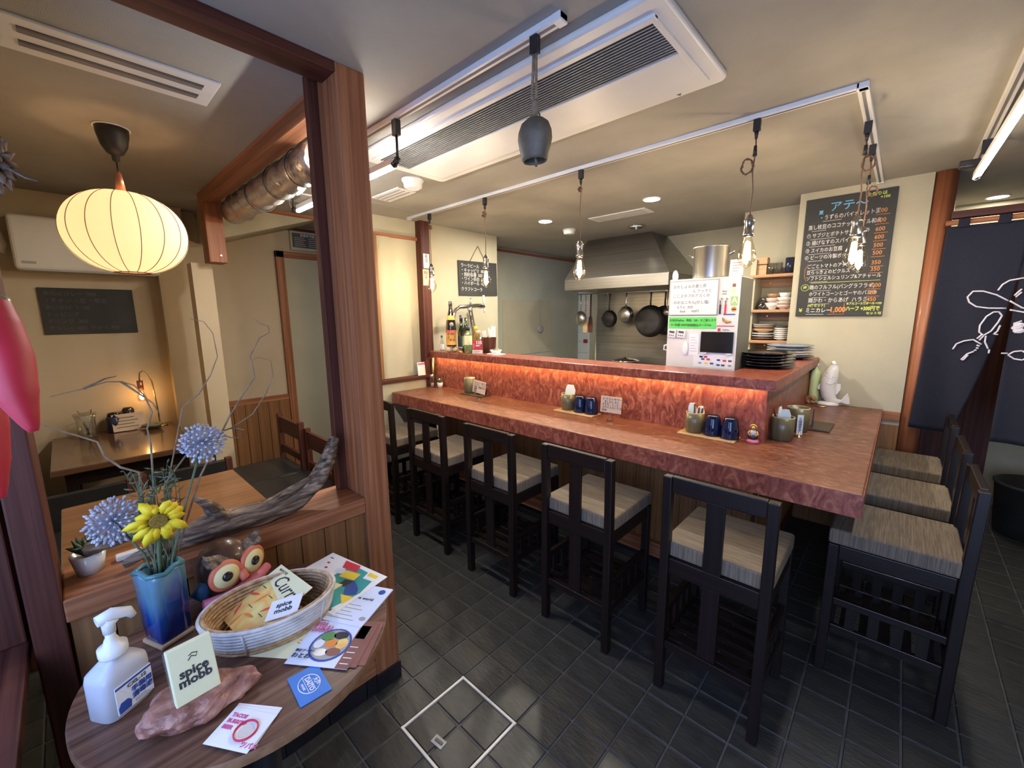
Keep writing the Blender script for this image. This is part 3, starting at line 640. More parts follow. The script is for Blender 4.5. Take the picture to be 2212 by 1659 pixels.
MB().lathe([(.075,-.004),(.06,-.014),(.03,-.016),(.012,-.02),(.012,-.032),(.024,-.034),(.024,-.037)],24).build('rose', M['chrome'], s)
s = thing('ceiling_detector', 'clear domed detector on the ceiling beside the air conditioner', 'smoke detector', (-2.21,1.52,CZ))
MB().lathe([(.035,-.055),(.052,-.045),(.056,-.02),(.064,-.01),(.064,0)],24).build('housing', M['whitep'], s)
s = thing('ceiling_grille', 'white louvred grille on the ceiling by the clear detector', 'air vent', (-2.55,1.60,CZ))
MB().box(-.16,.16,-.07,.07,-.01,0).build('plate', M['white'], s, bev=.003)
for k in range(3): MB().box(-.14,.14,-.05+k*.036,-.036+k*.036,-.0115,-.0095).build('slot', M['grey'], s)
s = thing('ceiling_hatch', 'flush square ceiling hatch with thin dark joint near the far end', 'hatch', (-3.05,1.75,CZ))
MB().box(-.22,.22,-.22,.22,-.0015,0).build('joint', M['grey'], s); MB().box(-.214,.214,-.214,.214,-.003,-.001).build('lid', M['ceil'], s)
s = thing('ceiling_air_inlet', 'small white square inlet on the ceiling behind the left LED tube', 'air vent', (-3.05,1.12,CZ))
MB().box(-.11,.11,-.11,.11,-.012,0).build('plate', M['white'], s, bev=.003); MB().box(-.06,.06,-.06,.06,-.0135,-.011).build('mesh', M['grey'], s)
# duct along the beam
du = thing('ventilation_duct', 'crinkled silver foil duct running beside the beam', 'duct', (-3.30,.86,2.19))
pts = [(i*.05, .006*math.sin(i*1.9), .004*math.sin(i*2.7)) for i in range(28)]
MB().tube(pts,[.078+.004*math.sin(i*2.3)+.002*math.sin(i*5.1) for i in range(28)],18).build('duct_sleeve', M['foil'], du)
for x in (.55,.86,1.18):
    i = int(x/.05); MB().tube([(x+.01*math.sin(a),pts[i][1]+.0835*math.cos(a),pts[i][2]+.0835*math.sin(a)) for a in [q*2*math.pi/28 for q in range(29)]],.0022,6,False).build('wire_band', M['iron'], du)
# oval paper lantern
ln = thing('paper_lantern', 'glowing oval white paper lantern with thin ribs in the nook', 'pendant lamp', (-2.53,.245,CZ))
MB().lathe([(.062,0),(.062,-.006)],24).build('ceiling_plate', M['whitep'], ln)
MB().lathe([(.056,-.004),(.054,-.03),(.044,-.075),(.028,-.105),(.014,-.112),(.013,-.132),(.004,-.140)],28).build('canopy', M['iron'], ln)
MB().tube([(0,0,-.138),(.001,0,-.18),(0,0,-.27)],.003,6).build('cord', M['iron'], ln)
MB().lathe([(.004,-.175),(.011,-.185),(.019,-.26)],16).build('wood_neck', M['copper'], ln)
lc = -.430; RX, RZ = .212, .172
prof = [(RX*math.cos(a)**.85 if math.cos(a) > 0 else 0, lc+RZ*math.sin(a)) for a in [math.radians(d) for d in range(-76,70,6)]]
sh = MB().lathe(prof,48,cap0=False,cap1=False).build('paper_shade', M['shade'], ln)
for k in range(16):
    a = 2*math.pi*k/16+.1
    MB().tube([((r+.0006)*math.cos(a),(r+.0006)*math.sin(a),z) for r,z in prof],.0014,5).build('rib', M['rib'], sh)
MB().lathe([(prof[0][0]-.003,prof[0][1]-.003),(prof[0][0]+.002,prof[0][1]-.003),(prof[0][0]+.002,prof[0][1]+.003),(prof[0][0]-.003,prof[0][1]+.003)],36,cap0=False,cap1=False).build('bottom_ring', M['copper'], sh)
MB().cyl((0,0,-.26),(0,0,-.385),.016,n=14).build('lamp_holder', M['whitep'], ln)
MB().ball((0,0,-.43),.032).build('bulb', M['lante'], ln)
# ================================================================ KITCHEN
hd = thing('cooker_hood', 'stainless steel cooker hood tapering up to the ceiling', 'cooker hood', (-2.0,4.04,1.75))
b0 = [(-.64,-.39),(.47,-.39),(.47,.38),(-.64,.38)]; t0 = [(-.62,0),(.11,0),(.11,.38),(-.62,.38)]
hv = [(x,y,.115) for x,y in b0]+[(x,y,.55) for x,y in t0]
MB().add(hv,[(0,1,5,4),(1,2,6,5),(2,3,7,6),(3,0,4,7)]).build('canopy', M['steelp'], hd)
MB().box(-.64,.47,-.395,.38,0,.115).build('lip', M['steeld'], hd, bev=.006)
hk = thing('hanging_rail', 'steel rail under the hood with hooks for pans', 'rail', (-2.0,4.12,1.745))
MB().tube([(-.80,0,-.01),(.45,0,-.01)],.006,10).build('bar', M['steel'], hk)
for x in (-.40,-.19,.08,.27): MB().tube([(x,0,.004),(x,-.008,-.012),(x,-.004,-.03),(x,.008,-.035)],.0022,6).build('hook', M['chrome'], hk)
sp = MB().box(-2.70,-1.0,4.40,4.419,.60,1.78).build('steel_splashback', M['steelp']); tag(sp,'brushed steel splashback behind the hanging pans','splashback')
def pan(lab, x, z, r, mat, hl, deep, y=4.14, hm=None):
    t = thing('frying_pan', lab, 'pan', (x,y,z), group='pans hanging under the hood')
    # dish seen from outside: axis along -Y
    prof = [(0.001,0),(r*.7,0),(r*.78,.006),(r,deep),(r-.004,deep),(r*.76,.010),(.001,.006)]
    MB().lathe(prof,32,cap0=False,cap1=False).build('dish', mat, t, rot=(-math.pi/2,0,0), loc=(0,-deep,0))
    MB().tube([(0,-.004,r*.9),(0,-.006,r+.04),(0,.0,r+hl*.6),(0,.004,r+hl)],[.010,.009,.008,.010],8,flat=.6).build('handle', hm or mat, t)
    return t
pan('small dark iron pan hanging under the hood, left one',-2.384,1.455,.095,M['iron'],.19,.045)
pan('shiny steel ladle pan hanging under the hood, centre one',-2.185,1.50,.09,M['steel'],.14,.05)
pan('big black wok hanging under the hood beside the fridge',-1.91,1.43,.165,M['iron'],.13,.07)
pan('black wok behind the big one, edge showing at the fridge',-1.80,1.44,.15,M['iron'],.13,.05,4.24)
ld = thing('ladle', 'steel ladle hanging beside the wok near the fridge', 'ladle', (-1.72,4.10,1.55))
MB().tube([(0,0,.17),(0,0,.02),(.002,0,0)],.004,8).build('handle', M['steel'], ld); MB().ball((0,0,-.03),(.04,.03,.035)).build('bowl', M['steel'], ld)
kn = thing('strainer', 'round steel strainer hanging left of the wooden spatulas', 'strainer', (-2.748,4.12,1.43))
MB().tube([(0,0,.30),(0,0,.11)],.006,8).build('handle', M['steel'], kn); MB().ball((0,0,.03),(.075,.04,.085)).build('bowl', M['steel'], kn)
for i,(x,mt,l) in enumerate(((-2.69,'bamboo','pale wooden spatula hanging at the left of the splashback'),(-2.62,'darkz','dark wooden spatula hanging at the left of the splashback'))):
    o = thing('spatula', l, 'spatula', (x,4.13,1.30))
    MB().tube([(0,0,.44),(0,0,.17)],.009,8).build('handle', M[mt], o); MB().prismy([(-.018,.18),(.018,.18),(.03,.08),(.026,0),(-.026,0),(-.03,.08)],-.006,.006).build('blade', M[mt], o, bev=.003)
wp = thing('tiled_doorway', 'narrow pale blue tiled strip with notes beside the splashback', 'doorway', (-3.50,5.34,.45))
wp.scale = (1.25,1,1.15)
MB().box(-.085,.075,-.004,.009,0,1.22).build('tile_back', M['whitetile'], wp)
for z in (.12,.27,.42,.57): MB().box(-.085,.075,-.006,-.0035,z,z+.004).build('joint', M['grey'], wp)
MB().box(-.105,-.085,-.012,.009,0,1.22).build('frame', M['brass'], wp); MB().box(.075,.09,-.012,.009,0,1.22).build('frame', M['white'], wp)
for z,c in ((.95,'paper'),(.72,'paper'),(.55,'redlab')):
    MB().box(0,.06,-.009,-.006,z,z+.14 if c=='paper' else z+.05).build('note', M[c], wp)
    for k in range(3): MB().box(.01,.05,-.0096,-.009,z+.02+k*.03 if c=='paper' else z+.01+k*.012,z+.026+k*.03 if c=='paper' else z+.013+k*.012).build('note_line', M['ink'], wp)
st = thing('cooking_pot', 'steel cooking pot with lid showing behind the ledge under the hood', 'pot', (-2.17,4.12,.80))
MB().lathe([(.14,0),(.15,.01),(.15,.20),(.158,.205)],30,cap1=False).build('body', M['steel'], st)
MB().lathe([(.152,.20),(.152,.215),(.10,.228),(.02,.234),(.02,.245),(.002,.247)],30).build('lid', M['chrome'], st)
for s in (-1,1): MB().tube([(s*.15,-.03,.17),(s*.185,-.02,.18),(s*.185,.02,.18),(s*.15,.03,.17)],.005,8).build('handle', M['chrome'], st)
o = thing('cooker', 'black gas cooker below the hood', 'cooker', (-2.0,4.08,0))
MB().box(-.55,.5,-.30,.31,.003,.78).build('body', M['steel'], o, bev=.005); MB().box(-.53,.48,-.28,.31,.78,.80).build('hob', M['iron'], o)
o = thing('painted_panel', 'pale panel on the far kitchen wall behind the bottles', 'panel', (-3.598,4.24,1.0))
MB().box(0,.006,-.55,.40,0,.69).build('sheet', M['wall'], o, bev=.002)
o = thing('ladle_shadow', 'ladle shadow as a flat grey shape on the far kitchen wall', 'ladle', (-3.585,4.405,1.32))  # flat grey shape standing in for the shadow of a ladle
MB().tube([(0,0,.38),(0,0,.04)],.005,8).build('handle', M['grey'], o); MB().ball((.006,0,0),(.012,.062,.055)).build('bowl', M['grey'], o)
kw = thing('bounce_worktop', 'unseen steel worktop added behind the bar to bounce light', 'worktop', (-2.05,2.76,0))  # out of view; added to reflect light up to the kitchen ceiling
MB().box(-.95,.95,-.28,.28,.80,.84).build('top', M['steel'], kw, bev=.004)
for a in (-1,1):
    for b in (-1,1): MB().box(a*.9-.02,a*.9+.02,b*.24-.02,b*.24+.02,.003,.80).build('leg', M['steel'], kw)
# ---- fridge with its notes
fg = thing('fridge', 'white fridge covered in notes and magnets behind the raised ledge', 'fridge', (-.848,2.50,0))
MB().box(-.194,.194,0,.24,.02,1.70).build('cabinet', M['white'], fg, bev=.006)
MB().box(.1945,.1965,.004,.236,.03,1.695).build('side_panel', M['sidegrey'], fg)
o = MB().box(-.187,.087,-.008,0,1.492,1.690).build('whiteboard', M['grey'], fg, bev=.002)
MB().box(-.182,.082,-.0095,-.0075,1.497,1.685).build('board_face', M['whitep'], o)
hand = mk('marker_ink',(.20,.22,.30),.8,(.14,.16,.24),ns=60)
for k,(s_,z_,x_) in enumerate((('おせしょルの夏と肝',1.655,-.165),('にクッキと',1.628,-.05),('ここスタフのアスくの',1.602,-.165),('ののなニキん(せし塩)',1.565,-.16),('もりら  大好',1.538,-.14),('Back       450円',1.515,-.12))):
    text(s_, .022 if k<4 else .018, hand, fg, (x_,-.0105,z_), FY, sx=.95)
gn = MB().box(-.184,.083,-.003,0,1.417,1.482).build('green_note', M['green_note'], fg)
text('お会計PayPay、現金、QR、をご使えます', .0165, M['ink'], fg, (-.18,-.0045,1.463), FY, sx=.88); text('※ 1名様 500円追加税込カードOK', .0165, M['ink'], fg, (-.17,-.0045,1.436), FY, sx=.95)
for x in (-.160,-.105):
    o = MB().box(-.023,.023,-.014,0,-.024,.024).build('kitchen_timer', M['whitep'], fg, loc=(x,0,1.385), rot=(0,.12,0), bev=.004)
    MB().box(-.015,.015,-.0155,-.0138,.004,.016).build('display', M['dkgrey'], o)
    for k in (-1,0,1): MB().cyl((k*.011,-.016,-.010),(k*.011,-.0135,-.010),.0035,n=10).build('button', M['dkgrey'], o)
tb = MB().box(.008,.180,-.012,0,1.283,1.400).build('tablet', M['gloss'], fg, bev=.003)
for x in (.02,.15): MB().box(x,x+.025,-.02,0,1.276,1.283).build('tablet_bracket', M['whitep'], fg)
MB().box(-.058,-.004,-.003,0,1.262,1.388).build('receipt', M['paper'], fg)
for k in range(6): MB().box(-.050,-.012-.006*(k%3),-.0036,-.003,1.285+k*.016,1.287+k*.016).build('receipt_line', M['grey'], fg)
MB().ball((-.078,-.008,1.300),(.016,.008,.042)).build('paper_bag', M['paper'], fg)
def mg(x0,x1,z0,z1,c): return MB().box(x0,x1,-.004,0,z0,z1).build('magnet', M[c], fg, bev=.001)
mg(.108,.138,1.632,1.660,'ltblue'); text('Aasy',.013,M['ink'],fg,(.104,-.0045,1.622),FY); text('wine.',.012,M['ink'],fg,(.104,-.0045,1.608),FY)
mg(.154,.170,1.643,1.660,'pinkpaper')
MB().lathe([(.013,0),(.013,.004)],20).build('magnet', M['cream'], fg, loc=(.162,0,1.621), rot=(math.pi/2,0,0))
mg(.150,.186,1.545,1.592,'greenlab'); text('A',.045,M['paper'],fg,(.155,-.005,1.570),FY)
MB().lathe([(.013,0),(.013,.004)],20).build('magnet', M['orange'], fg, loc=(.169,0,1.524), rot=(math.pi/2,0,0)); mg(.158,.180,1.520,1.527,'inkr')
def opener(x,c):
    MB().box(x-.005,x+.005,-.006,0,1.498,1.550).build('bottle_opener', M[c], fg, bev=.002)
    MB().tube([(x,-.004,1.550),(x-.001,-.004,1.575),(x+.006,-.004,1.585),(x+.012,-.004,1.580)],.003,8).build('opener_hook', M['chrome'], fg)
opener(.099,'black'); opener(.126,'inkr'); mg(.118,.178,1.493,1.499,'inkb')
MB().tube([(.116,-.006,1.478),(.122,-.006,1.464),(.138,-.006,1.455),(.162,-.006,1.457)],[.003,.007,.008,.003],8).build('banana_magnet', M['gold'], fg)
mg(.088,.178,1.431,1.435,'inkr'); mg(.094,.108,1.404,1.420,'inkr'); text('PayPay',.012,M['ink'],fg,(.12,-.0045,1.412),FY)
MB().box(-.03,.184,-.0015,0,1.196,1.268).build('payment_sticker', M['paper'], fg)
for k,(x,z,c) in enumerate(((.005,1.256,'black'),(.03,1.256,'inkr'),(.015,1.243,'inkb'),(.045,1.243,'inkr'),(.0,1.22,'grey'),(.035,1.22,'yellow'),(.065,1.22,'inkb'),(.10,1.242,'inkb'),(.132,1.240,'inkr'),(.160,1.240,'dkgrey'),(.10,1.214,'inkb'),(.125,1.214,'dkgrey'),(.16,1.214,'grey'))):
    MB().box(x,x+.018,-.0025,-.0015,z-.005,z+.005).build('logo_mark', M[c], fg)
MB().box(-.1985,-.194,.02,.06,1.35,1.42).build('side_magnet', M['bamboo'], fg)
MB().tube([(-.195,.02,1.315),(-.215,.02,1.31),(-.218,.02,1.285),(-.195,.02,1.28)],.004,8).build('side_hook', M['whitep'], fg)
MB().ball((-.165,.01,1.72),(.018,.012,.035)).build('clip', M['whitep'], fg)
sp_ = thing('stock_pot', 'tall steel stock pot standing on the fridge', 'pot', (-.855,2.628,1.70))
MB().lathe([(.094,0),(.096,.005),(.096,.17),(.102,.176),(.102,.18),(.094,.178),(.092,.01)],40,cap1=False).build('body', M['steel'], sp_)
for s in (-1,1): MB().tube([(s*.095,-.022,.13),(s*.122,-.016,.145),(s*.122,.016,.145),(s*.095,.022,.13)],.0045,8).build('handle', M['chrome'], sp_)
o = thing('notice_stand', 'white printed notice standing on top of the fridge', 'notice', (-.70,2.56,1.70))
MB().box(-.034,.034,-.003,.003,0,.095).build('sheet', M['paper'], o, rot=(-.15,0,0)); MB().box(-.036,.036,-.01,.02,0,.004).build('foot', M['inkb'], o)
for k in range(4): MB().box(-.02,.012+.004*k,-.0045,-.003,.03+k*.015,.034+k*.015).build('printed_line', M['grey'], o, rot=(-.15,0,0))
# ---- niche shelves and crockery
for i,(z,l) in enumerate(((1.785,'upper wooden niche shelf holding glasses'),(1.528,'middle wooden niche shelf holding bowls'),(1.297,'lower wooden niche shelf holding plates'))):
    s = thing('wall_shelf', l, 'shelf', (-.735,3.73,z))
    MB().box(-.155,.132,-.12,.128,-.022,0).build('board', M['shelfw'], s, bev=.003)
    MB().box(-.13,.132,.105,.128,-.085,-.022).build('ledger', M['shelfw'], s, bev=.002)
    MB().cyl((-.06,.100,-.05),(-.06,.105,-.05),.005,n=10).build('screw_head', M['chrome'], s)
o = MB().box(-.018,.018,-.10,.125,0,.95).build('trim_15', M['wall'], loc=(-.872,3.735,.95)); struct(o,'beige upright at the left of the shelf niche')
bx = thing('wooden_box', 'small pale wooden box on the upper niche shelf', 'box', (-.825,3.69,1.785))
MB().box(-.035,.035,-.035,.035,0,.075).build('body', M['palewood'], bx, bev=.003); MB().box(-.038,.038,-.038,.038,.080,.13).build('lid', M['palewood'], bx, bev=.003)
def tumbler(x,y,z,mat,lab,r=.026,h=.085,grp='glasses on the upper niche shelf',name='tumbler'):
    t = thing(name, lab, 'glass', (x,y,z), group=grp)
    MB().lathe([(r*.85,0),(r,h),(r-.003,h),(r*.85-.003,.006),(.001,.006)],22).build('glass_body', mat, t)
tumbler(-.766,3.68,1.785,M['clear'],'clear tumbler on the upper niche shelf, left one')
tumbler(-.715,3.68,1.785,M['clear'],'clear tumbler on the upper niche shelf, right one')
tumbler(-.648,3.69,1.785,M['darkblue'],'dark tall tumbler at the right of the upper niche shelf',.032,.115)
def bowl(x,y,z,r,h,mat,lab,grp,name='bowl',cat='bowl'):
    t = thing(name, lab, cat, (x,y,z), group=grp)
    MB().lathe([(r*.45,0),(r*.45,.006),(r*.8,h*.45),(r,h),(r-.004,h),(r*.78,h*.5),(r*.4,.012),(.001,.012)],26).build('body', mat, t)
    MB().lathe([(r*.46,0),(r*.47,.004)],26,cap1=False).build('foot_ring', mat, t)
g = 'crockery on the middle niche shelf'
j = thing('glass_jar','small dark glass jar on the middle niche shelf','jar',(-.80,3.68,1.528),group=g)
MB().lathe([(.032,0),(.036,.01),(.036,.035),(.022,.052),(.020,.06),(.024,.066),(.012,.07)],22).build('body', M['browng'], j); MB().lathe([(.008,.07),(.012,.078),(.004,.084)],12).build('knob', M['chrome'], j)
bowl(-.735,3.68,1.528,.05,.05,M['bowlw'],'white bowl at the bottom of the middle stack on the middle niche shelf',g)
bowl(-.735,3.68,1.568,.046,.045,M['bowlp'],'pinkish bowl in the middle stack on the middle niche shelf',g)
bowl(-.73,3.68,1.600,.046,.045,M['bowlb'],'brown bowl on top of the middle stack on the middle niche shelf',g)
bowl(-.662,3.68,1.528,.052,.034,M['bowlp'],'pink bowl at the bottom of the right stack on the middle niche shelf',g)
bowl(-.662,3.68,1.552,.052,.034,M['bowlp'],'pink bowl second in the right stack on the middle niche shelf',g)
bowl(-.662,3.68,1.576,.052,.04,M['bowlw'],'cream bowl third in the right stack on the middle niche shelf',g)
bowl(-.662,3.68,1.604,.040,.045,M['ceramic'],'white cup upside on top of the right stack on the middle niche shelf',g)
g = 'plates on the lower niche shelf'
for k,(r,h,mt,l) in enumerate(((.085,.018,'bowlb','brown plate at the bottom of the left stack on the lower niche shelf'),(.088,.018,'ceramic','white plate second in the left stack on the lower niche shelf'),(.088,.018,'ceramic','white plate third in the left stack on the lower niche shelf'),(.08,.03,'palewood','pale wooden bowl fourth in the left stack on the lower niche shelf'),(.083,.034,'bowlb','brown wooden bowl fifth in the left stack on the lower niche shelf'),(.085,.028,'greybl','grey blue bowl on top of the left stack on the lower niche shelf'))):
    bowl(-.785,3.70,1.297+.019*k,r,h,M[mt],l,g,'plate','plate')
for k in range(7):
    bowl(-.668,3.70,1.297+.015*k,.052,.02,M['ceramic' if k<4 else ('bowlw' if k<6 else 'dkgrey')],['lowest','second','third','fourth','fifth','sixth'][k]+' small plate from the bottom of the right stack on the lower niche shelf' if k<6 else 'dark small plate on top of the right stack on the lower niche shelf',g,'plate','plate')
# ---- chalkboards of the kitchen end
cb = thing('hanging_chalkboard', 'small chalkboard hanging on a string at the far end of the bar', 'chalkboard', (-3.128,2.87,1.70))
MB().box(0,.012,-.255,.255,0,.325).build('board', M['chalkboard'], cb, rot=(.02,0,0), bev=.002)
for a in (-1,1): MB().tube([(.006,a*.105,.325),(.004,.0,.475)],.003,6).build('string', M['rope'], cb)
for k,(s_,z_) in enumerate((('ラ〜ラビール',.275),('・キャッピリ  800',.232),('・焼酎各種  500',.192),('・ワイン赤白  600',.152),('・ハイボール  450',.112),('クラフトコーラ',.055))): text(s_,.042,M['chalk'],cb,(.0135,-.235,z_),FX,sx=.95)
for k,(y,z0,z1) in enumerate(((2.175,1.91,2.03),(2.165,1.765,1.90))):
    p = thing('paper_strip', 'upper handwritten paper strip pinned to the dark red post' if k==0 else 'lower handwritten paper strip pinned to the dark red post', 'note', (-3.058,y+.03,z0))
    MB().box(0,.002,-.03,.03,0,z1-z0).build('sheet', M['kraft'] if k else M['paper'], p)
    text('麦\n茶' if k==0 else '梅\n干', .04, M['ink'], p, (.0027,-.02,(z1-z0)*.62), FX)
# ================================================================ THINGS ON THE BAR
ZC, ZS = .88, 1.195
def cup(x,y,lab,r=.046,h=.105,stuff=(),z=ZC):
    t = thing('utensil_cup', lab, 'cup', (x,y,z), group='olive pottery cups on the counter')
    MB().lathe([(r*.86,0),(r*.93,.004),(r,h*.5),(r*.98,h),(r*.90,h),(r*.92,h*.5),(r*.8,.012),(.001,.010)],30).build('cup_body', M['olive'], t)
    MB().lathe([(r*.985,h-.003),(r*.975,h+.002),(r*.91,h+.002),(r*.90,h-.003)],30,cap0=False,cap1=False).build('rim', M['olivel'], t)
    for s in stuff:
        if s[0] == 'n':   # napkin: x, y, rot, height
            _,nx,ny,a,nh,nw = s
            MB().prismy([(-nw,0),(nw,0),(nw*1.05,nh*.75),(nw*.5,nh),(-nw*.7,nh*.97),(-nw,nh*.8)],-.002,.002).build('paper_napkin', M['napkin'], t, loc=(nx,ny,h*.35), rot=(0,.12*math.sin(a*5),a))
        else:
            _,nx,ny,tx,ty,l = s
            MB().tube([(nx,ny,.03),(nx+tx,ny+ty,l)],[.004,.005],8,flat=.7).build('chopstick', M['darkz'], t)
    return t
def tray(x,y,w,d,mat,lab):
    t = thing('tray', lab, 'tray', (x,y,ZC)); MB().box(-w/2,w/2,-d/2,d/2,0,.008).build('board', mat, t, bev=.002)
    MB().box(-w/2+.008,w/2-.008,-d/2+.008,d/2-.008,.008,.0088).build('inlay', mat, t); return t
def blue_glass(x,y,lab,z=ZC+.0088):
    t = thing('blue_tumbler', lab, 'glass', (x,y,z), group='blue glasses upside down on the bamboo trays')
    MB().lathe([(.043,0),(.0425,.012),(.040,.05),(.034,.085),(.029,.100),(.027,.103),(.001,.1035)],28,cap0=False).build('glass_body', M['blueglass'], t)
    MB().lathe([(.0405,0),(.043,0),(.043,.006)],28,cap0=False,cap1=False).build('rim', M['blueglass'], t)
def stand_card(x,y,rz,lab,lines,w=.062,h=.078,tilt=.0):
    t = thing('menu_card', lab, 'menu card', (x,y,ZC), rz)
    MB().lathe([(.022,0),(.022,.003),(.004,.006),(.003,.045),(.006,.05)],18).build('stand', M['acrylic'], t)
    c = MB().box(-w,w,-.0015,.0015,0,h*1.25).build('card', M['kraft'], t, loc=(0,0,.045), rot=(-.08,tilt,0))
    for k,l in enumerate(lines): text(l, .017 if k else .020, M['ink'], c, (-w+.010,-.0025,h*1.25-.018-k*.0165), FY, sx=.9)
    return t
tray(-2.43,2.17,.25,.11,M['traydk'],'dark wooden tray at the far end of the counter')
cup(-2.515,2.19,'olive pottery cup with paper napkin on the dark far tray',stuff=(('n',.012,0,.2,.085,.02),),z=ZC+.0088,h=.118)
for k,(x,y) in enumerate(((-2.40,2.185),(-2.345,2.19))):
    t = thing('dark_dish','small dark blue dish behind the far menu card' if k==0 else 'small dark blue dish at the edge of the dark far tray','dish',(x,y,ZC+.0088),group='dark dishes on the far tray')
    MB().lathe([(.018,0),(.024,.03),(.026,.045),(.022,.045),(.001,.012)],20).build('body', M['darkblue'], t)
stand_card(-2.285,2.075,.10,'handwritten kraft menu card on clear stand at the far end of the counter',['ラッシーあります','マンゴー・プレーン','甘酒・黒蜜きなこ','各種','¥500'],.062,.075,.12)
pt = thing('potted_succulent','small white pot with succulent in the far corner of the counter','plant',(-2.915,2.195,ZC))
MB().lathe([(.021,0),(.026,.048),(.023,.048),(.022,.04),(.001,.04)],22).build('pot', M['ceramic'], pt)
for k in range(14):
    a = k*2.4; MB().tube([(0,0,.04),(.014*math.cos(a),.014*math.sin(a),.06),(.024*math.cos(a),.024*math.sin(a),.068+.012*(k%3))],[.004,.006,.001],6).build('leaf', M['sage'], pt)
ml = thing('pepper_mill','small clear pepper mill beside the far succulent','mill',(-2.985,2.165,ZC))
MB().lathe([(.016,0),(.018,.01),(.015,.05),(.018,.07),(.018,.09),(.008,.096)],18).build('body', M['clear'], ml); MB().lathe([(.014,.002),(.013,.04),(.001,.041)],14).build('pepper', M['bowlp'], ml)
MB().lathe([(.017,.09),(.018,.11),(.010,.118)],16).build('cap', M['chrome'], ml)
sh_ = thing('salt_shaker','little chrome shaker beside the far succulent','shaker',(-2.945,2.215,ZC))
MB().lathe([(.012,0),(.013,.05),(.012,.055)],16).build('body', M['clear'], sh_); MB().lathe([(.0135,.05),(.012,.072),(.004,.078)],16).build('cap', M['chrome'], sh_)
# middle set
tray(-1.475,2.185,.29,.115,M['bamboo'],'bamboo tray in the middle of the counter')
cup(-1.553,2.20,'olive pottery cup with tall white napkins on the middle bamboo tray',stuff=(('n',.004,0,.3,.13,.032),('c',-.02,.01,-.012,0,.15)),z=ZC+.0088)
blue_glass(-1.455,2.195,'blue tumbler upside down next to the cup on the middle bamboo tray'); blue_glass(-1.372,2.195,'blue tumbler upside down at the right of the middle bamboo tray')
stand_card(-1.215,2.155,.08,'handwritten kraft menu card on clear stand in the middle of the counter',['クラフトサワー始め','   ました!レモン','すだち・ミント・ショウガ','スパイスコーラ など','¥600','Saturday...'],.066,.078)
# near set
tray(-.672,2.192,.275,.12,M['bamboo'],'bamboo tray at the near end of the counter')
cup(-.745,2.20,'olive pottery cup with chopsticks and napkins on the near bamboo tray',stuff=(('n',-.018,.005,.0,.115,.020),('n',.02,.0,.5,.105,.018),('c',.0,-.008,.002,-.01,.152),('c',.016,-.012,.006,0,.135),('c',.026,.0,.01,0,.13)),z=ZC+.0088)
blue_glass(-.655,2.20,'blue tumbler upside down next to the cup on the near bamboo tray'); blue_glass(-.572,2.195,'blue tumbler upside down at the right of the near bamboo tray')
# figurine
bd = thing('figurine','little golden figurine seated on a blue base at the riser corner','figurine',(-.475,2.222,ZC))
MB().lathe([(.026,0),(.028,.006),(.024,.014),(.012,.018)],20).build('base', M['owlp'], bd)
MB().ball((0,0,.028),(.022,.018,.014)).build('folded_legs', M['darkblue'], bd); MB().ball((0,0,.048),(.016,.012,.018)).build('torso', M['bowlw'], bd)
for s in (-1,1): MB().tube([(s*.013,0,.058),(s*.022,-.004,.045),(s*.010,-.012,.034)],.0045,8).build('arm', M['gold'], bd)
MB().ball((0,-.002,.072),.0105).build('head', M['gold'], bd); MB().tube([(-.014,0,.066),(-.012,0,.082),(0,0,.088),(.012,0,.082),(.014,0,.066)],.0045,8).build('hood', M['gold'], bd)
# right leg of the counter
cup(-.383,2.375,'olive pottery cup with chopstick and napkin round the corner of the riser',.050,.115,stuff=(('n',.004,-.006,.1,.115,.022),('n',-.014,.0,1.2,.125,.014),('c',-.018,-.012,-.02,0,.15)))
cup(-.355,2.60,'open olive pottery cup behind the corner cup',.052,.128)
lb = thing('label_strip','white paper label with black writing beside the corner cup','label',(-.325,2.47,ZC),.35)
MB().box(-.013,.013,-.001,.001,.012,.115).build('strip', M['paper'], lb); text('七\n味\n唐\n辛\n子',.017,M['ink'],lb,(-.008,-.002,.064),FY,space=.9)
MB().lathe([(.020,0),(.020,.003),(.003,.005),(.003,.03)],16).build('stand', M['brass'], lb)
bc = thing('blue_card_folder','dark blue folded card behind the open olive cup','card',(-.300,2.70,ZC))
MB().prismx([(-.03,0),(.03,0),(.004,.115),(-.004,.115)],-.002,.002).build('card', M['darkblue'], bc)
tray(-.27,2.77,.10,.23,M['traydk'],'dark wooden tray on the short leg of the counter')
# white fish statue and its neighbours
fs = thing('fish_statue','white ceramic leaping fish statue on the counter end','statue',(-.318,3.49,ZC))
MB().lathe([(.055,0),(.058,.01),(.045,.022),(.02,.026)],26,sx=1.1,sy=.8).build('base', M['ceramic'], fs)
path = [(.075,0,.035),(.05,0,.028),(.02,0,.035),(.0,0,.07),(-.008,0,.12),(-.006,0,.165),(.0,0,.205),(.010,0,.245),(.014,0,.275)]
bd_ = MB().tube(path,[.010,.020,.034,.042,.045,.047,.044,.034,.019],18,flat=.85).build('body', M['ceramic'], fs)
MB().tube([(.014,0,.268),(.010,-.004,.285),(.006,0,.30)],[.016,.014,.009],12).build('lips', M['ceramic'], fs)
MB().prismy([(.06,.03),(.085,.075),(.10,.095),(.112,.06),(.118,.02),(.10,.018),(.075,.025)],-.007,.007).build('tail_fin', M['ceramic'], fs, bev=.004)
MB().prismy([(.038,.15),(.058,.15),(.062,.115),(.045,.075),(.032,.085)],-.006,.006).build('fin', M['ceramic'], fs, bev=.003)
MB().prismy([(-.045,.16),(-.062,.13),(-.068,.105),(-.048,.10),(-.035,.12)],-.006,.006).build('fin', M['ceramic'], fs, bev=.003)
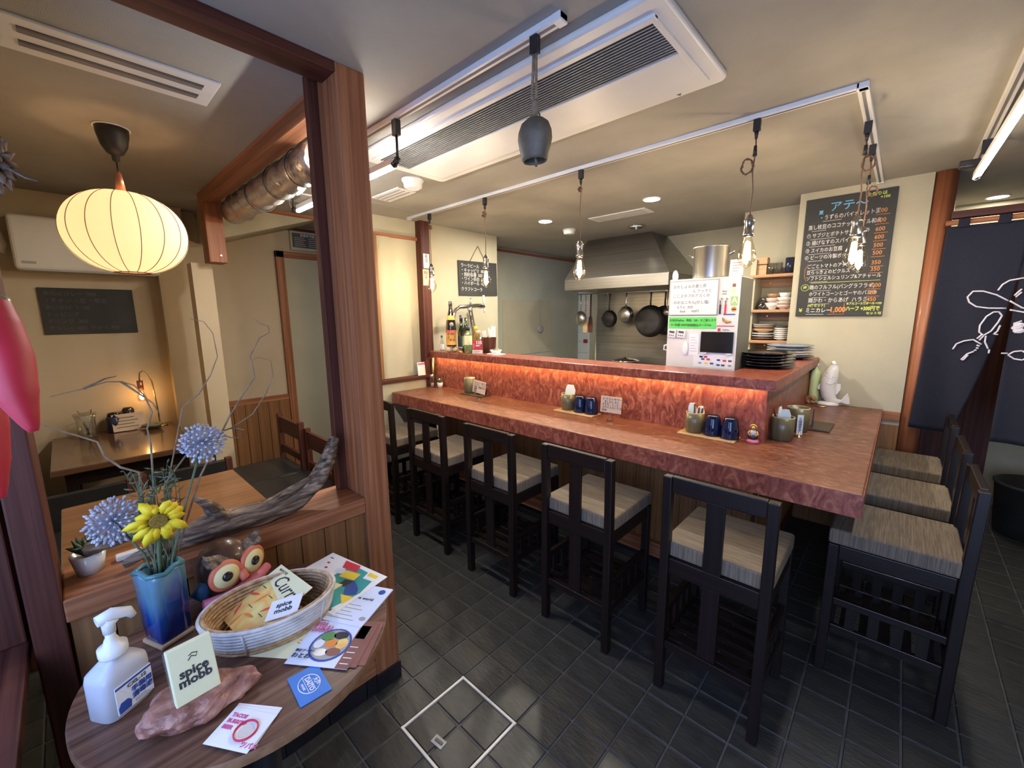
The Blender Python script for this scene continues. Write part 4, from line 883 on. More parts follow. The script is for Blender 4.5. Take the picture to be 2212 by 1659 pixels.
for k in range(3): MB().tube([(-.030+.004*k,-.030,.205+.012*k),(.0,-.040+.003*k,.188+.012*k),(.030-.004*k,-.030,.200+.012*k)],.0022,6).build('gill_line', M['ceramic'], fs)
MB().tube([(-.035,-.022,.19),(-.02,-.036,.155),(.01,-.040,.148),(.035,-.028,.165)],.0025,6).build('gill_cover', M['ceramic'], fs)
for s in (-1,1): MB().ball((.004+s*.018,-.018,.245),.006).build('eye', M['ceramic'], fs)
gb = thing('green_bottle','pale green plastic bottle standing behind the fish statue','bottle',(-.405,3.52,ZC))
MB().lathe([(.028,0),(.03,.01),(.03,.20),(.024,.225),(.012,.235),(.012,.262)],22).build('body', M['palegreen'], gb); MB().lathe([(.014,.255),(.014,.275)],16).build('cap', M['whitep'], gb)
sl = thing('snail_shell','brown spiral shell lying at the foot of the fish statue','shell',(-.412,3.455,ZC))
MB().tube([(.025*math.cos(a)*(1-a/14),0,.026+.025*math.sin(a)*(1-a/14)) for a in [k*.45 for k in range(26)]],[.015-.00045*k for k in range(26)],10).build('whorl', M['shellw'], sl)
MB().ball((.016,-.004,.016),(.018,.014,.012)).build('mouth', M['shellw'], sl)
cn = thing('brass_coin','flat golden trinket lying before the fish statue','trinket',(-.345,3.40,ZC)); MB().lathe([(.028,0),(.026,.005),(.01,.007)],20,sx=1.2,sy=.6).build('disc', M['brass'], cn)
# payment card (code left out)
qr = thing('payment_card','small white payment card with red header on the window sill','card',(-3.075,2.125,.985))
MB().box(-.003,.003,-.042,.042,0,.115).build('card', M['paper'], qr, rot=(0,-.1,0)); MB().box(.0022,.004,-.036,.036,.092,.108).build('header', M['inkp'], qr, rot=(0,-.1,0))
# ---- bottles on the ledge
def bottle(name,x,y,lab,prof,mat,n=26,z=ZS,group='bottles at the far end of the ledge'):
    t = thing(name,lab,'bottle',(x,y,z),group=group); MB().lathe(prof,n).build('bottle_body',mat,t); return t
t = bottle('miniature_bottle',-3.005,2.30,'tiny clear bottle with blue cap beside the dark red post',[(.016,0),(.017,.004),(.017,.07),(.007,.10),(.007,.125)],M['clear'])
MB().lathe([(.0175,.015),(.0175,.06)],18,cap0=False,cap1=False).build('label',M['paper'],t); MB().lathe([(.0085,.118),(.0085,.136),(.002,.137)],14).build('cap',M['inkb'],t)
bm = thing('wooden_stand','round pale wooden stand carved with a cleft under the big sake bottle','stand',(-2.80,2.245,ZS))
for s in (-1,1): MB().ball((-.0+.009*s,.024*s,.026),(.030,.027,.026)).build('lobe',M['skin'],bm)
t = bottle('sake_bottle',-2.80,2.245,'big brown sake bottle with orange label standing on carved wood',[(.040,0),(.043,.006),(.043,.165),(.037,.215),(.020,.29),(.0145,.325),(.0145,.372)],M['browng'],z=ZS+.052)
MB().lathe([(.0438,.012),(.0438,.135)],26,cap0=False,cap1=False).build('label',M['bottlelab'],t); MB().lathe([(.044,.115),(.044,.134)],26,cap0=False,cap1=False).build('label_band',M['redlab2'],t)
MB().lathe([(.0365,.222),(.0285,.258)],26,cap0=False,cap1=False).build('neck_label',M['bottlelab'],t); MB().lathe([(.016,.34),(.016,.376),(.003,.378)],16).build('cap',M['dkgrey'],t)
o = MB().lathe([(.017,0),(.015,.003),(.001,.003)],20).build('seal',M['grey'],t,loc=(.036,-.022,.185),rot=(math.pi/2,0,math.radians(58)))
text('芋焼酎\nさつま\n  木挽',.026,M['ink'],t,(.0365,-.0255,.078),(math.pi/2,0,math.radians(57)),align='CENTER',space=.95)
t = bottle('green_bottle',-2.785,2.345,'dark green bottle with black capsule behind the sake bottle',[(.030,0),(.032,.005),(.032,.165),(.014,.22),(.0125,.30)],M['greeng'])
MB().lathe([(.0325,.045),(.0325,.135)],22,cap0=False,cap1=False).build('label',M['dkgrey'],t); MB().lathe([(.0145,.255),(.0145,.312),(.003,.313)],16).build('capsule',M['darkblue'],t); MB().lathe([(.0328,.03),(.0328,.044)],22,cap0=False,cap1=False).build('label_band',M['bowlw'],t)
t = bottle('green_bottle',-2.715,2.335,'bright green bottle with light green label beside the dark green one',[(.028,0),(.030,.005),(.030,.16),(.012,.225),(.0115,.292)],M['greeng'])
MB().lathe([(.0305,.055),(.0305,.135)],22,cap0=False,cap1=False).build('label',M['greenlab'],t)
t = bottle('clear_bottle',-2.74,2.42,'tall clear glass bottle behind the green ones',[(.038,0),(.040,.006),(.040,.21),(.018,.33),(.013,.36),(.013,.405),(.016,.408),(.016,.416),(.003,.417)],M['clear'])
t = bottle('liqueur_bottle',-2.645,2.385,'yellow liqueur bottle half hidden behind the pale green one',[(.030,0),(.032,.005),(.032,.16),(.013,.19),(.013,.21)],M['liquidy'])
MB().lathe([(.015,.19),(.015,.218),(.002,.219)],16).build('cap',M['yellow'],t)
t = bottle('liqueur_bottle',-2.62,2.275,'pale green liqueur bottle with black cap in front of the clear bottle',[(.031,0),(.033,.005),(.033,.15),(.017,.175),(.0145,.185),(.0145,.205)],M['liquidg'])
MB().lathe([(.0335,.07),(.0335,.145)],22,cap0=False,cap1=False).build('label',M['cream'],t); MB().lathe([(.017,.188),(.017,.222),(.003,.223)],16).build('cap',M['black'],t)
t = thing('gin_bottle','square clear gin bottle with red label reading 135','bottle',(-2.505,2.285,ZS),.55,'bottles at the far end of the ledge')
MB().prism(rrect(-.045,.045,-.030,.030,.012),0,.125).build('bottle_body',M['clear'],t,bev=.004); MB().lathe([(.038,.125),(.020,.142),(.0165,.147),(.0165,.165)],20,cap0=False).build('shoulder',M['clear'],t)
MB().box(-.0425,.0425,-.0325,-.030,.034,.112).build('label',M['redlab'],t); MB().box(-.0425,.0425,-.0325,-.030,.004,.034).build('label_foot',M['bowlw'],t)
text('135',.034,M['paper'],t,(-.012,-.0335,.092),FY,bold=.001); text('EAST',.016,M['paper'],t,(-.012,-.0335,.068),FY,bold=.0005); text('HYOGO',.011,M['paper'],t,(-.028,-.0335,.045),(math.pi/2,-math.pi/2,0)); text('J A P A N',.012,M['ink'],t,(-.030,-.0335,.019),FY)
MB().lathe([(.021,.162),(.021,.185),(.018,.188),(.003,.188)],20).build('cork_cap',M['skin'],t)
t = thing('napkin_box','brown wooden box of napkins and spoons behind the gin bottle','box',(-2.505,2.40,ZS))
MB().add([(-.04,-.035,0),(.04,-.035,0),(.04,.035,0),(-.04,.035,0),(-.046,-.04,.13),(.046,-.04,.13),(.046,.04,.13),(-.046,.04,.13)],[(3,2,1,0),(0,1,5,4),(1,2,6,5),(2,3,7,6),(3,0,4,7)]).build('box_body',M['darkz'],t,solid=.006)
MB().box(-.034,.0,-.004,.004,.05,.185).build('folded_napkin',M['paper'],t,rot=(.1,-.1,0)); MB().tube([(.02,0,.05),(.028,0,.19)],[.003,.007],8).build('spoon',M['bowlw'],t); MB().tube([(.005,.01,.05),(-.012,.012,.205)],[.003,.008],8).build('spoon',M['bowlp'],t)
t = thing('small_bowl','small white bowl of wrapped sweets on a paper doily','bowl',(-2.375,2.355,ZS))
MB().prism([(.085*math.cos(k*.55+.2)*(1+.12*(k%2)),.055*math.sin(k*.55+.2)*(1+.12*(k%2))) for k in range(11)],0,.0015).build('doily',M['paper'],t)
MB().lathe([(.028,.0015),(.034,.006),(.048,.034),(.045,.034),(.030,.01),(.001,.008)],24).build('bowl',M['ceramic'],t)
for k,(x,y,c) in enumerate(((-.015,0,'bowlb'),(.015,.008,'gold'),(.0,-.015,'sage'),(.005,.015,'bowlp'))): MB().ball((x,y,.034),(.014,.010,.009)).build('sweet',M[c],t)
for k,(x,y) in enumerate(((-2.715,2.265),(-2.675,2.245),(-2.66,2.30))):
    t = thing('gold_ornament',['tiny gold ornament between the sake and green bottles','tiny gold ornament nearest the ledge edge among the bottles','tiny gold ornament beside the pale green bottle'][k],'ornament',(x,y,ZS),k,'gold ornaments at the foot of the bottles')
    MB().lathe([(.016,0),(.018,.01),(.012,.02),(.004,.026)],14).build('body',M['gold'],t); MB().ball((0,-.01,.024),.008).build('head',M['shellw'],t)
# beer tower
bt_ = thing('beer_tower','chrome beer tap tower behind the bottles','beer tap',(-2.955,2.62,ZS))
MB().tube([(.02,.03,0),(.0,.02,.16),(-.01,.0,.30),(0,-.02,.36),(0,-.03,.385)],[.024,.022,.022,.024,.026],16).build('column',M['chrome'],bt_)
MB().tube([(0,-.22,.20),(0,-.22,.30),(0,-.20,.355),(0,-.15,.385),(0,-.03,.392),(0,.06,.40),(0,.12,.395)],[.017,.017,.018,.018,.019,.020,.024],14).build('arm',M['chrome'],bt_)
MB().tube([(0,.11,.395),(0,.16,.392)],[.022,.016],14).build('faucet',M['chrome'],bt_); MB().tube([(0,.16,.40),(0,.162,.335)],[.010,.008],12).build('nozzle',M['whitep'],bt_)
MB().tube([(0,.158,.405),(0,.156,.44),(0,.154,.50)],[.006,.010,.011],12).build('tap_lever',M['bowlw'],bt_); MB().tube([(0,-.01,.40),(0,-.012,.47)],[.007,.008],10).build('pressure_valve',M['chrome'],bt_)
so = thing('wall_socket','white socket plate on the wall stub behind the bottles','socket',(-3.128,3.06,1.33)); MB().box(0,.008,-.035,.035,-.06,.06).build('plate',M['whitep'],so,bev=.002); MB().box(.008,.010,-.012,.012,-.025,.025).build('outlet',M['bowlw'],so)
# ---- plate stacks on the ledge
def plate(x,y,z,r,mat,lab,grp):
    t = thing('plate',lab,'plate',(x,y,z),group=grp)
    MB().lathe([(r*.55,0),(r*.56,.004),(r*.72,.008),(r,.020),(r*.995,.0225),(r*.72,.012),(r*.5,.008),(.001,.008)],44).build('dish',mat,t)
    MB().lathe([(r*.60,-.0002),(r*.55,.003)],32,cap0=False,cap1=False).build('foot_ring',mat,t)
for k in range(5): plate(-.562+.003*math.sin(k*2),2.735+.004*math.cos(k*3),ZS+.0165*k,.152,M['gloss'],['lowest black plate of the stack on the ledge corner','second black plate from the bottom of the ledge stack','middle black plate of the ledge stack','fourth black plate from the bottom of the ledge stack','topmost black plate of the ledge stack'][k],'black plates stacked on the ledge')
for k,(mt,l) in enumerate((('darkblue','dark plate at the bottom of the stack by the back wall'),('ceramic','white plate second from the bottom of the stack by the back wall'),('bowlw','cream plate third from the bottom of the stack by the back wall'),('greybl','grey blue plate fourth in the stack by the back wall'),('greybl','grey blue plate on top of the stack by the back wall'))):
    plate(-.545,3.36,ZS+.0175*k,.135+.006*(k==0),M[mt],l,'plates stacked by the back wall')
# ================================================================ MENU BOARD
mb_ = thing('menu_chalkboard','tall chalkboard menu covered in coloured handwriting on the back wall','chalkboard',(-.331,3.556,1.477))
MB().box(-.230,.230,-.014,0,0,.773).build('board',M['chalkboard'],mb_,bev=.002)
def ct(s_,x,z,size,c,sx=1,bold=.0006,rot=0): text(s_,size,M[c],mb_,(x,-.0148,z),(math.pi/2,rot,0),sx=sx,bold=bold)
ct('アテ〜',-.10,.705,.066,'chalkb',1,.0004); ct('大盛りは',.085,.748,.024,'chalkg'); ct('+100',.15,.725,.022,'chalkg'); ct('夏',-.155,.680,.026,'chalkb')
rows = [(.645,'・うずらのバイオレット漬',.034,'300',-.15),(.588,'蒸し枝豆のココナッツオイル和え',.033,'600',-.205),(.535,'① サブジとポテトサラダ サラ',.032,'600',-.21),(.487,'② 揚げなすのスパイス南蛮',.033,'600',-.21),(.438,'③ スイカのお豆腐',.032,'500',-.21),(.392,'④ ビーツの冷製ポタージュと',.032,'500',-.21),(.333,'ごごとトマトのアチャール',.031,'350',-.19),(.293,'豆らっきょのピクルス',.031,'350',-.19),(.253,'ソフトシェルシュリンプ&アチャール',.031,'',-.19),(.193,'鶏のフルフル(バングラフライ)',.033,'1000',-.165),(.148,'ホワイトコーンとゴーヤのパコラ',.031,'650',-.165),(.105,'鶏かわ・からあげ  ハラミ',.036,'450',-.165)]
for z,s_,sz,pr,x in rows:
    ct(s_,x,z,sz,'chalk',.76,.0002)
    if pr:
        ct(pr,.145,z,.034,'chalko',.9,.0005); MB().box(.14,.205,-.0152,-.014,z-.024,z-.0215).build('price_line',M['chalko'],mb_)
    MB().box(x+.02,x+.10+.02*((int(z*1000))%4),-.0152,-.014,z-.023,z-.021).build('underline',M['chalk'],mb_)
MB().box(-.16,.20,-.0152,-.014,.223,.2255).build('rule',M['chalkg'],mb_)
MB().tube([(-.185,-.0145,.35),(-.200,-.0145,.32),(-.200,-.0145,.27),(-.188,-.0145,.235)],.0014,5).build('bracket_line',M['chalko'],mb_)
MB().tube([(-.19+.022*math.cos(a),-.0145,.195+.022*math.sin(a)) for a in [k*.4 for k in range(17)]],.0014,5).build('circle_mark',M['chalkg'],mb_); ct('肉',-.201,.195,.022,'chalkg')
ct('(4個セット)',-.165,.072,.024,'chalkg',.8); ct('ミニカレー',-.175,.038,.036,'chalk',.8); ct('1,000',-.04,.042,.048,'chalko',.8,.0015); ct('¥',-.212,.04,.034,'chalkg')
ct('★アルコール類オール +100',.045,.080,.019,'chalkg',.75); ct('ハーフ +300円で',.045,.047,.032,'chalkg',.72,.0012); ct('セット可',.15,.017,.019,'chalkg')
MB().tube([(-.05,-.0145,.012),(.035,-.0145,.014),(.035,-.0145,.085)],.0013,5).build('box_line',M['chalko'],mb_); MB().box(-.17,-.07,-.0152,-.014,.012,.0145).build('underline',M['chalk'],mb_)
# ================================================================ NOREN CURTAIN
nr = thing('noren_curtain','navy split doorway curtain printed with a white line drawing','curtain',(.14,3.505,1.95))
def wav(x,z): return .012*math.sin(x*26+z*2.0)*min(1,max(0,(1.97-z)*1.4))
def p1(u,v):
    z = 1.975-(1.975-.80)*v; xl = .128+(.090-.128)*v**1.2; xr = .432-(.432-.27)*max(0,v-.15)**1.5/.85**1.5
    x = xl+(xr-xl)*u; return (x-.14, wav(x,z)+(.03*max(0,v-.4)*u), z-.015*u*v-1.95)
def p2(u,v):
    z = 1.975-(1.975-.770)*v; x = .430+u*.62; return (x-.14, wav(x,z)+.004, z-.01*u*v-1.95)
MB().grid(p1,26,40).build('left_cloth',M['navy'],nr,solid=.0018); MB().grid(p2,30,40).build('right_cloth',M['navy'],nr,solid=.0018)
MB().cyl((-.02,.005,.045),(1.30,.005,.045),.014,n=16).build('rod',M['redx'],nr)
for k in range(6): MB().box(.03+.15*k,.075+.15*k,-.014,.024,.015,.062).build('rod_loop',M['navy'],nr,bev=.003)
STROKES = [[(0.406, 1.555), (0.36, 1.588), (0.308, 1.61), (0.27, 1.611), (0.252, 1.58), (0.262, 1.551), (0.291, 1.526), (0.336, 1.517), (0.403, 1.515)], [(0.362, 1.612), (0.375, 1.643), (0.398, 1.663), (0.44, 1.672),(.50,1.675),(.56,1.65),(.585,1.60)], [(0.411, 1.555), (0.459, 1.517),(.52,1.50),(.60,1.53),(.66,1.57),(.70,1.56),(.69,1.52),(.63,1.48),(.55,1.47)], [(0.417, 1.507), (0.461, 1.495),(.55,1.47)], [(0.424, 1.582), (0.446, 1.616)], [(0.43, 1.574), (0.448, 1.6)], [(0.36, 1.496), (0.336, 1.472), (0.317, 1.423), (0.318, 1.386), (0.337, 1.368), (0.362, 1.391), (0.383, 1.44), (0.393, 1.476), (0.379, 1.496), (0.36, 1.496)], [(0.331, 1.373), (0.314, 1.348)], [(0.337, 1.365), (0.324, 1.34)], [(0.346, 1.366), (0.346, 1.332), (0.363, 1.292)], [(0.393, 1.424), (0.386, 1.391), (0.374, 1.376), (0.39, 1.373)], [(0.368, 1.29), (0.368, 1.269)], [(0.415, 1.271), (0.439, 1.271)], [(0.229, 1.284), (0.24, 1.316), (0.267, 1.334), (0.301, 1.343), (0.335, 1.317)], [(0.317, 1.313), (0.329, 1.307)], [(0.316, 1.298), (0.326, 1.294)], [(0.31, 1.282), (0.32, 1.285)], [(0.311, 1.277), (0.287, 1.261), (0.268, 1.227), (0.277, 1.226), (0.291, 1.256)], [(0.487, 1.288), (0.46, 1.282), (0.441, 1.263), (0.465, 1.242), (0.493, 1.238),(.52,1.262),(.487,1.288)], [(0.439, 1.432), (0.467, 1.448)], [(0.44, 1.416), (0.469, 1.432)], [(0.442, 1.4), (0.471, 1.416)], [(0.448, 1.384), (0.473, 1.397)]]
for st_ in STROKES:
    q = []
    for (x0,z0),(x1,z1) in zip(st_,st_[1:]):
        for k in range(4): q.append((x0+(x1-x0)*k/4,z0+(z1-z0)*k/4))
    q.append(st_[-1])
    MB().tube([(x-.14,wav(x,z)-.0035+(.003 if x>.43 else 0),z-1.95) for x,z in q],.0042,6).build('printed_line',M['print'],nr)
for x,z in ((.455,1.41),(.46,1.425),(.462,1.395)): MB().ball((x-.14,wav(x,z)-.001,z-1.95),(.022,.003,.014)).build('printed_patch',M['print'],nr)
bk = thing('umbrella_stand','black round bin on the floor beyond the chairs at the right','bin',(.78,4.28,0))
MB().lathe([(.17,0),(.175,.01),(.20,.34),(.205,.36),(.195,.36),(.17,.02),(.001,.02)],30).build('bin_body',M['black'],bk); MB().lathe([(.206,.345),(.209,.352),(.206,.36)],30,cap0=False,cap1=False).build('rim',M['dkgrey'],bk)
# ================================================================ THINGS ON THE ROUND TABLE
ZT = .7255
# hand sanitiser
sa = thing('sanitizer_bottle','white pump bottle of hand sanitiser on the round table','bottle',(-1.082,-.012,ZT),math.radians(121.7))
def srect(w,d,r=.014): return rrect(-w,w,-d,d,r,4)
bm_ = MB(); secs = [(.0,.041,.030),(.004,.044,.033),(.082,.044,.033),(.093,.042,.031),(.106,.026,.022),(.112,.019,.018),(.118,.018,.018)]
rings = [[(x,y,z) for x,y in srect(w,d,min(w,d)*.6)] for z,w,d in secs]; n_ = len(rings[0])
bm_.add([p for r in rings for p in r],[(i*n_+j,i*n_+(j+1)%n_,(i+1)*n_+(j+1)%n_,(i+1)*n_+j) for i in range(len(rings)-1) for j in range(n_)],True)
bm_.add(rings[0],[tuple(reversed(range(n_)))]); bm_.add(rings[-1],[tuple(range(n_))])
bm_.build('bottle_body',M['sanit'],sa)
MB().lathe([(.022,.117),(.023,.121),(.023,.136),(.014,.140),(.011,.150),(.008,.156),(.008,.172)],24).build('collar',M['whitep'],sa)
MB().tube([(0,0,.165),(0,0,.182),(.004,-.002,.192)],[.010,.011,.013],14).build('pump_stem',M['whitep'],sa)
MB().tube([(-.016,.004,.198),(.006,-.002,.200),(.030,-.010,.190),(.036,-.012,.176)],[.011,.013,.010,.006],14,flat=.8).build('spout',M['whitep'],sa)
lb_ = MB().box(-.030,.036,-.0345,-.033,.010,.070).build('label',M['paper'],sa)
MB().box(-.030,.036,-.0352,-.0345,.064,.068).build('label_stripe',M['inkb'],sa)
text('CXL-12',.011,M['ink'],sa,(-.010,-.0354,.057),FY); text('手指用',.013,M['inkb'],sa,(-.004,-.0354,.043),FY,bold=.0003); text('消毒液',.013,M['inkb'],sa,(-.004,-.0354,.029),FY,bold=.0003)
MB().prismy([(-.028,.012),(-.008,.012),(-.006,.026),(-.012,.033),(-.024,.033),(-.029,.024)],-.0354,-.0345).build('label_patch',M['inkb'],sa)
for k in range(3): MB().box(0,.028-.004*k,-.0352,-.0345,.013+.003*k,.0142+.003*k).build('small_print',M['grey'],sa)
# blue vase on a wooden foot
va = thing('flower_vase','square twisted blue glazed vase on a wooden foot on the round table','vase',(-1.245,.085,ZT),math.radians(22))
MB().box(-.038,.038,-.038,.038,0,.011).build('wooden_foot',M['palewood'],va,bev=.004)
rs = []; N4 = 12
for k in range(15):
    z = .011+.0125*k; s_ = .0345+.0035*k/14; tw = .008*k
    ring = []
    for a in range(4):
        for b in range(3):
            a0 = math.pi/4+a*math.pi/2+tw; a1 = a0+math.pi/2; f = b/3
            x = (math.cos(a0)*(1-f)+math.cos(a1)*f)*s_*1.30; y = (math.sin(a0)*(1-f)+math.sin(a1)*f)*s_*1.30
            bu = 1.0+.012*math.sin(k*1.3+a*2+b); ring.append((x*bu,y*bu,z+(.006*math.sin(a*3+b*2.3) if k == 14 else 0)))
    rs.append(ring)
inner = [[(x*.86,y*.86,z-.001) for x,y,z in rs[14]],[(x*.80,y*.80,z-.06) for x,y,z in rs[14]]]
allr = rs+inner
vm = MB().add([p for r in allr for p in r],[(i*N4+j,i*N4+(j+1)%N4,(i+1)*N4+(j+1)%N4,(i+1)*N4+j) for i in range(len(allr)-1) for j in range(N4)],True)
vm.add(rs[0],[tuple(reversed(range(N4)))]); vm.add(inner[1],[tuple(range(N4))])
o = vm.build('vase_body',M['vase'],va)
lip = [rs[14][j] for j in range(N4)]+[rs[14][0]]
MB().tube([(x*.95,y*.95,z) for x,y,z in lip],.006,8).build('lip',M['vaset'],va)
def vasething(name,lab,cat='flower',g=None): return thing(name,lab,cat,(-1.245,.085,ZT+.13),0,g)
VO = Vector((-1.245,.085,ZT+.13))
def L(pts): return [tuple(Vector(p)-VO) for p in pts]
def allium(name_lab, c, stem, n, R):
    t = vasething('allium_flower',name_lab,g='pale blue globe flowers in the vase'); c = Vector(c)-VO
    MB().tube(L(stem),.0026,8).build('stem',M['sage'],t)
    fl_ = MB(); tp = MB()
    for k in range(n):
        z = 1-2*(k+.5)/n; a = k*2.39996; r = math.sqrt(1-z*z); d = Vector((r*math.cos(a),r*math.sin(a),z)); RR = R*(.86+.28*random.random())
        fl_.tube([c+d*.004,c+d*RR*.85],.0007,4,False)
        tp.tube([c+d*RR*.82,c+d*RR*.93,c+d*RR*1.02],[.0012,.0036,.0016],6)
    fl_.build('flower_stalks',M['allium'],t)['kind'] = 'stuff'; tp.build('florets',M['allium'],t)['kind'] = 'stuff'
    MB().ball(c,.006).build('flower_heart',M['sage'],t)
allium('pale blue globe flower standing tall above the sill',(-1.205,.195,1.205),[(-1.245,.09,.82),(-1.235,.112,.93),(-1.222,.15,1.06),(-1.208,.19,1.19)],170,.045)
allium('pale blue globe flower drooping left above the white pot',(-1.27,.025,1.045),[(-1.25,.08,.84),(-1.255,.065,.95),(-1.268,.03,1.03)],190,.050)
su = vasething('sunflower','yellow sunflower bending towards the camera in the blue vase')
MB().tube(L([(-1.245,.085,.83),(-1.235,.088,.95),(-1.232,.096,1.03),(-1.222,.093,1.048)]),[.004,.004,.004,.006],8).build('stem',M['sage'],su)
sc_ = Vector((-1.205,.094,1.042))-VO; ax = Vector((.92,.05,-.16)).normalized(); e1 = ax.orthogonal().normalized(); e2 = ax.cross(e1)
MB().tube([sc_-ax*.006,sc_+ax*.006],[.018,.016],18).build('disc',M['seedc'],su)
MB().tube([sc_-ax*.016,sc_-ax*.004],[.008,.017],14).build('sepals',M['sage'],su)
for k in range(15):
    a = 2*math.pi*k/15+.1*math.sin(k*4); d = e1*math.cos(a)+e2*math.sin(a); sd = ax.cross(d); l = .043+.008*math.sin(k*2.7); dr = ax*(.004*math.sin(k*1.7)) - ax*.007 - Vector((0,0,.006))
    P = [sc_+d*.014, sc_+d*(.014+l*.35)+sd*.0105, sc_+d*(.014+l*.75)+sd*.0095+dr, sc_+d*(.014+l)+dr*2, sc_+d*(.014+l*.75)-sd*.0095+dr, sc_+d*(.014+l*.35)-sd*.0105, sc_+d*(.014+l*.5)+ax*.003]
    MB().add(P,[(0,1,6),(1,2,6),(2,3,6),(3,4,6),(4,5,6),(5,0,6)],True).build('petal',M['petal'],su,solid=.0008)
def twig(lab,paths,r=.0017):
    t = vasething('curly_twig',lab,'twig','curly willow twigs in the vase')
    for p in paths: MB().tube(L(p),[r*(1.5-1.0*i/(len(p)-1)) for i in range(len(p))],6).build('twig_stem',M['twig'],t)
twig('curly twig reaching left past the red pepper',[[(-1.245,.08,.84),(-1.25,.076,1.085),(-1.25,.078,1.152),(-1.25,.049,1.172),(-1.25,.027,1.204),(-1.25,.02,1.238),(-1.25,-.006,1.257),(-1.25,-.043,1.282),(-1.25,-.078,1.313)]],.0022)
twig('curly twig arching left in front of the nook chalkboard',[[(-1.245,.08,.84),(-1.29,.109,1.201),(-1.30,.108,1.241),(-1.30,.121,1.279),(-1.30,.112,1.32),(-1.30,.097,1.347),(-1.30,.076,1.358),(-1.30,.052,1.361),(-1.30,.014,1.35),(-1.30,-.037,1.34)],[(-1.30,.076,1.358),(-1.30,.10,1.33),(-1.30,.125,1.30),(-1.30,.135,1.27)],[(-1.30,.014,1.35),(-1.30,.05,1.368),(-1.30,.07,1.372)]])
twig('curly twig with hooked tip right of the tall globe flower',[[(-1.245,.09,.84),(-1.28,.126,1.106),(-1.28,.169,1.16),(-1.28,.241,1.205),(-1.28,.273,1.211),(-1.28,.325,1.239),(-1.28,.364,1.292),(-1.28,.386,1.341),(-1.28,.384,1.381),(-1.28,.357,1.393),(-1.28,.334,1.388)],[(-1.28,.273,1.211),(-1.28,.30,1.20),(-1.28,.293,1.18),(-1.28,.27,1.185),(-1.28,.245,1.20)]])
twig('curly twig zigzagging up in front of the passage wall',[[(-1.245,.088,.84),(-1.27,.19,1.10),(-1.28,.27,1.24),(-1.28,.302,1.288),(-1.28,.34,1.34),(-1.28,.338,1.372),(-1.28,.335,1.398),(-1.28,.362,1.446),(-1.28,.388,1.46),(-1.28,.387,1.477),(-1.28,.371,1.483),(-1.28,.35,1.50)]])
twig('curly twig crossing the beige column',[[(-1.245,.085,.84),(-1.29,.13,1.1),(-1.30,.18,1.28),(-1.30,.217,1.31),(-1.30,.246,1.355),(-1.30,.266,1.402),(-1.30,.262,1.462),(-1.30,.246,1.492),(-1.30,.218,1.5)]],.0014)
gr = vasething('dried_greens','bunch of grey green dried herb sprigs in the vase','plant'); gm = MB(); lf = MB()
for k in range(15):
    a = k*2.4; d = Vector((.03*math.cos(a),.012+.042*math.sin(a),.27+.06*random.random())); b0_ = Vector((-.004,.004,-.02)); q = [b0_+d*t+Vector((.006*math.sin(t*7+k),.012*math.sin(t*6+k*2),0)) for t in (0,.35,.6,.8,1)]
    gm.tube(q,[.0018,.0015,.0012,.001,.0006],5)
    for t in range(9):
        p = q[2].lerp(q[4],t/8) ; v_ = Vector((random.uniform(-1,1),random.uniform(-1,1),random.uniform(-.2,1))).normalized()*.022
        lf.tube([p,p+v_*.6,p+v_],[.0008,.0022,.0004],5)
gm.build('sprig_stems',M['sage'],gr); lf.build('sprig_leaves',M['sage'],gr)['kind'] = 'stuff'
# salt rock with the card stand
rk = thing('salt_rock','rough pink salt rock on the round table holding a card stand','rock',(-.950,.096,ZT),math.radians(80))
bmx = bmesh.new(); bmesh.ops.create_icosphere(bmx,subdivisions=4,radius=1.0)
from mathutils import noise as mnoise
for v in bmx.verts:
    p = v.co.copy(); d = 1+.26*mnoise.noise(p*1.6+Vector((3,1,2)))+.10*mnoise.noise(p*4.0)+.05*mnoise.noise(p*9)
    v.co = Vector((p.x*.088*d,p.y*.050*d*(1-.30*p.x),max(-.6,min(.62,p.z*d))*.040+.024))
me = bpy.data.meshes.new('rock_body'); bmx.to_mesh(me); bmx.free(); me.materials.append(M['salt']); o = bpy.data.objects.new('rock_body',me); COL.objects.link(o); o.parent = rk
cs = thing('card_stand','cream spice mobb card in a clear stand on the pink rock','card stand',(-.932,.092,ZT+.040),math.radians(94))
MB().box(-.039,.039,-.009,.006,0,.008).build('stand_foot',M['acrylic'],cs,bev=.002); MB().box(-.039,.039,.008,.010,0,.108).build('stand_back',M['acrylic'],cs,rot=(-.30,0,0))
c_ = MB().box(-.036,.036,-.008,.008,.005,.112).build('card_stack',M['cream'],cs,rot=(-.30,0,0),bev=.002)
text('spice\nmobb',.023,M['ink'],c_,(0,-.0088,.052),FY,align='CENTER',bold=.0006,space=.72)
MB().tube([(-.006,-.0084,.080),(.0,-.0084,.086),(.007,-.0084,.082),(.010,-.0084,.088),(.002,-.0084,.091),(-.004,-.0084,.088)],.0009,5).build('logo_mark',M['ink'],c_)
MB().box(-.030,.012,.030,.033,0,.06).build('price_tag',M['acrylic'],cs)
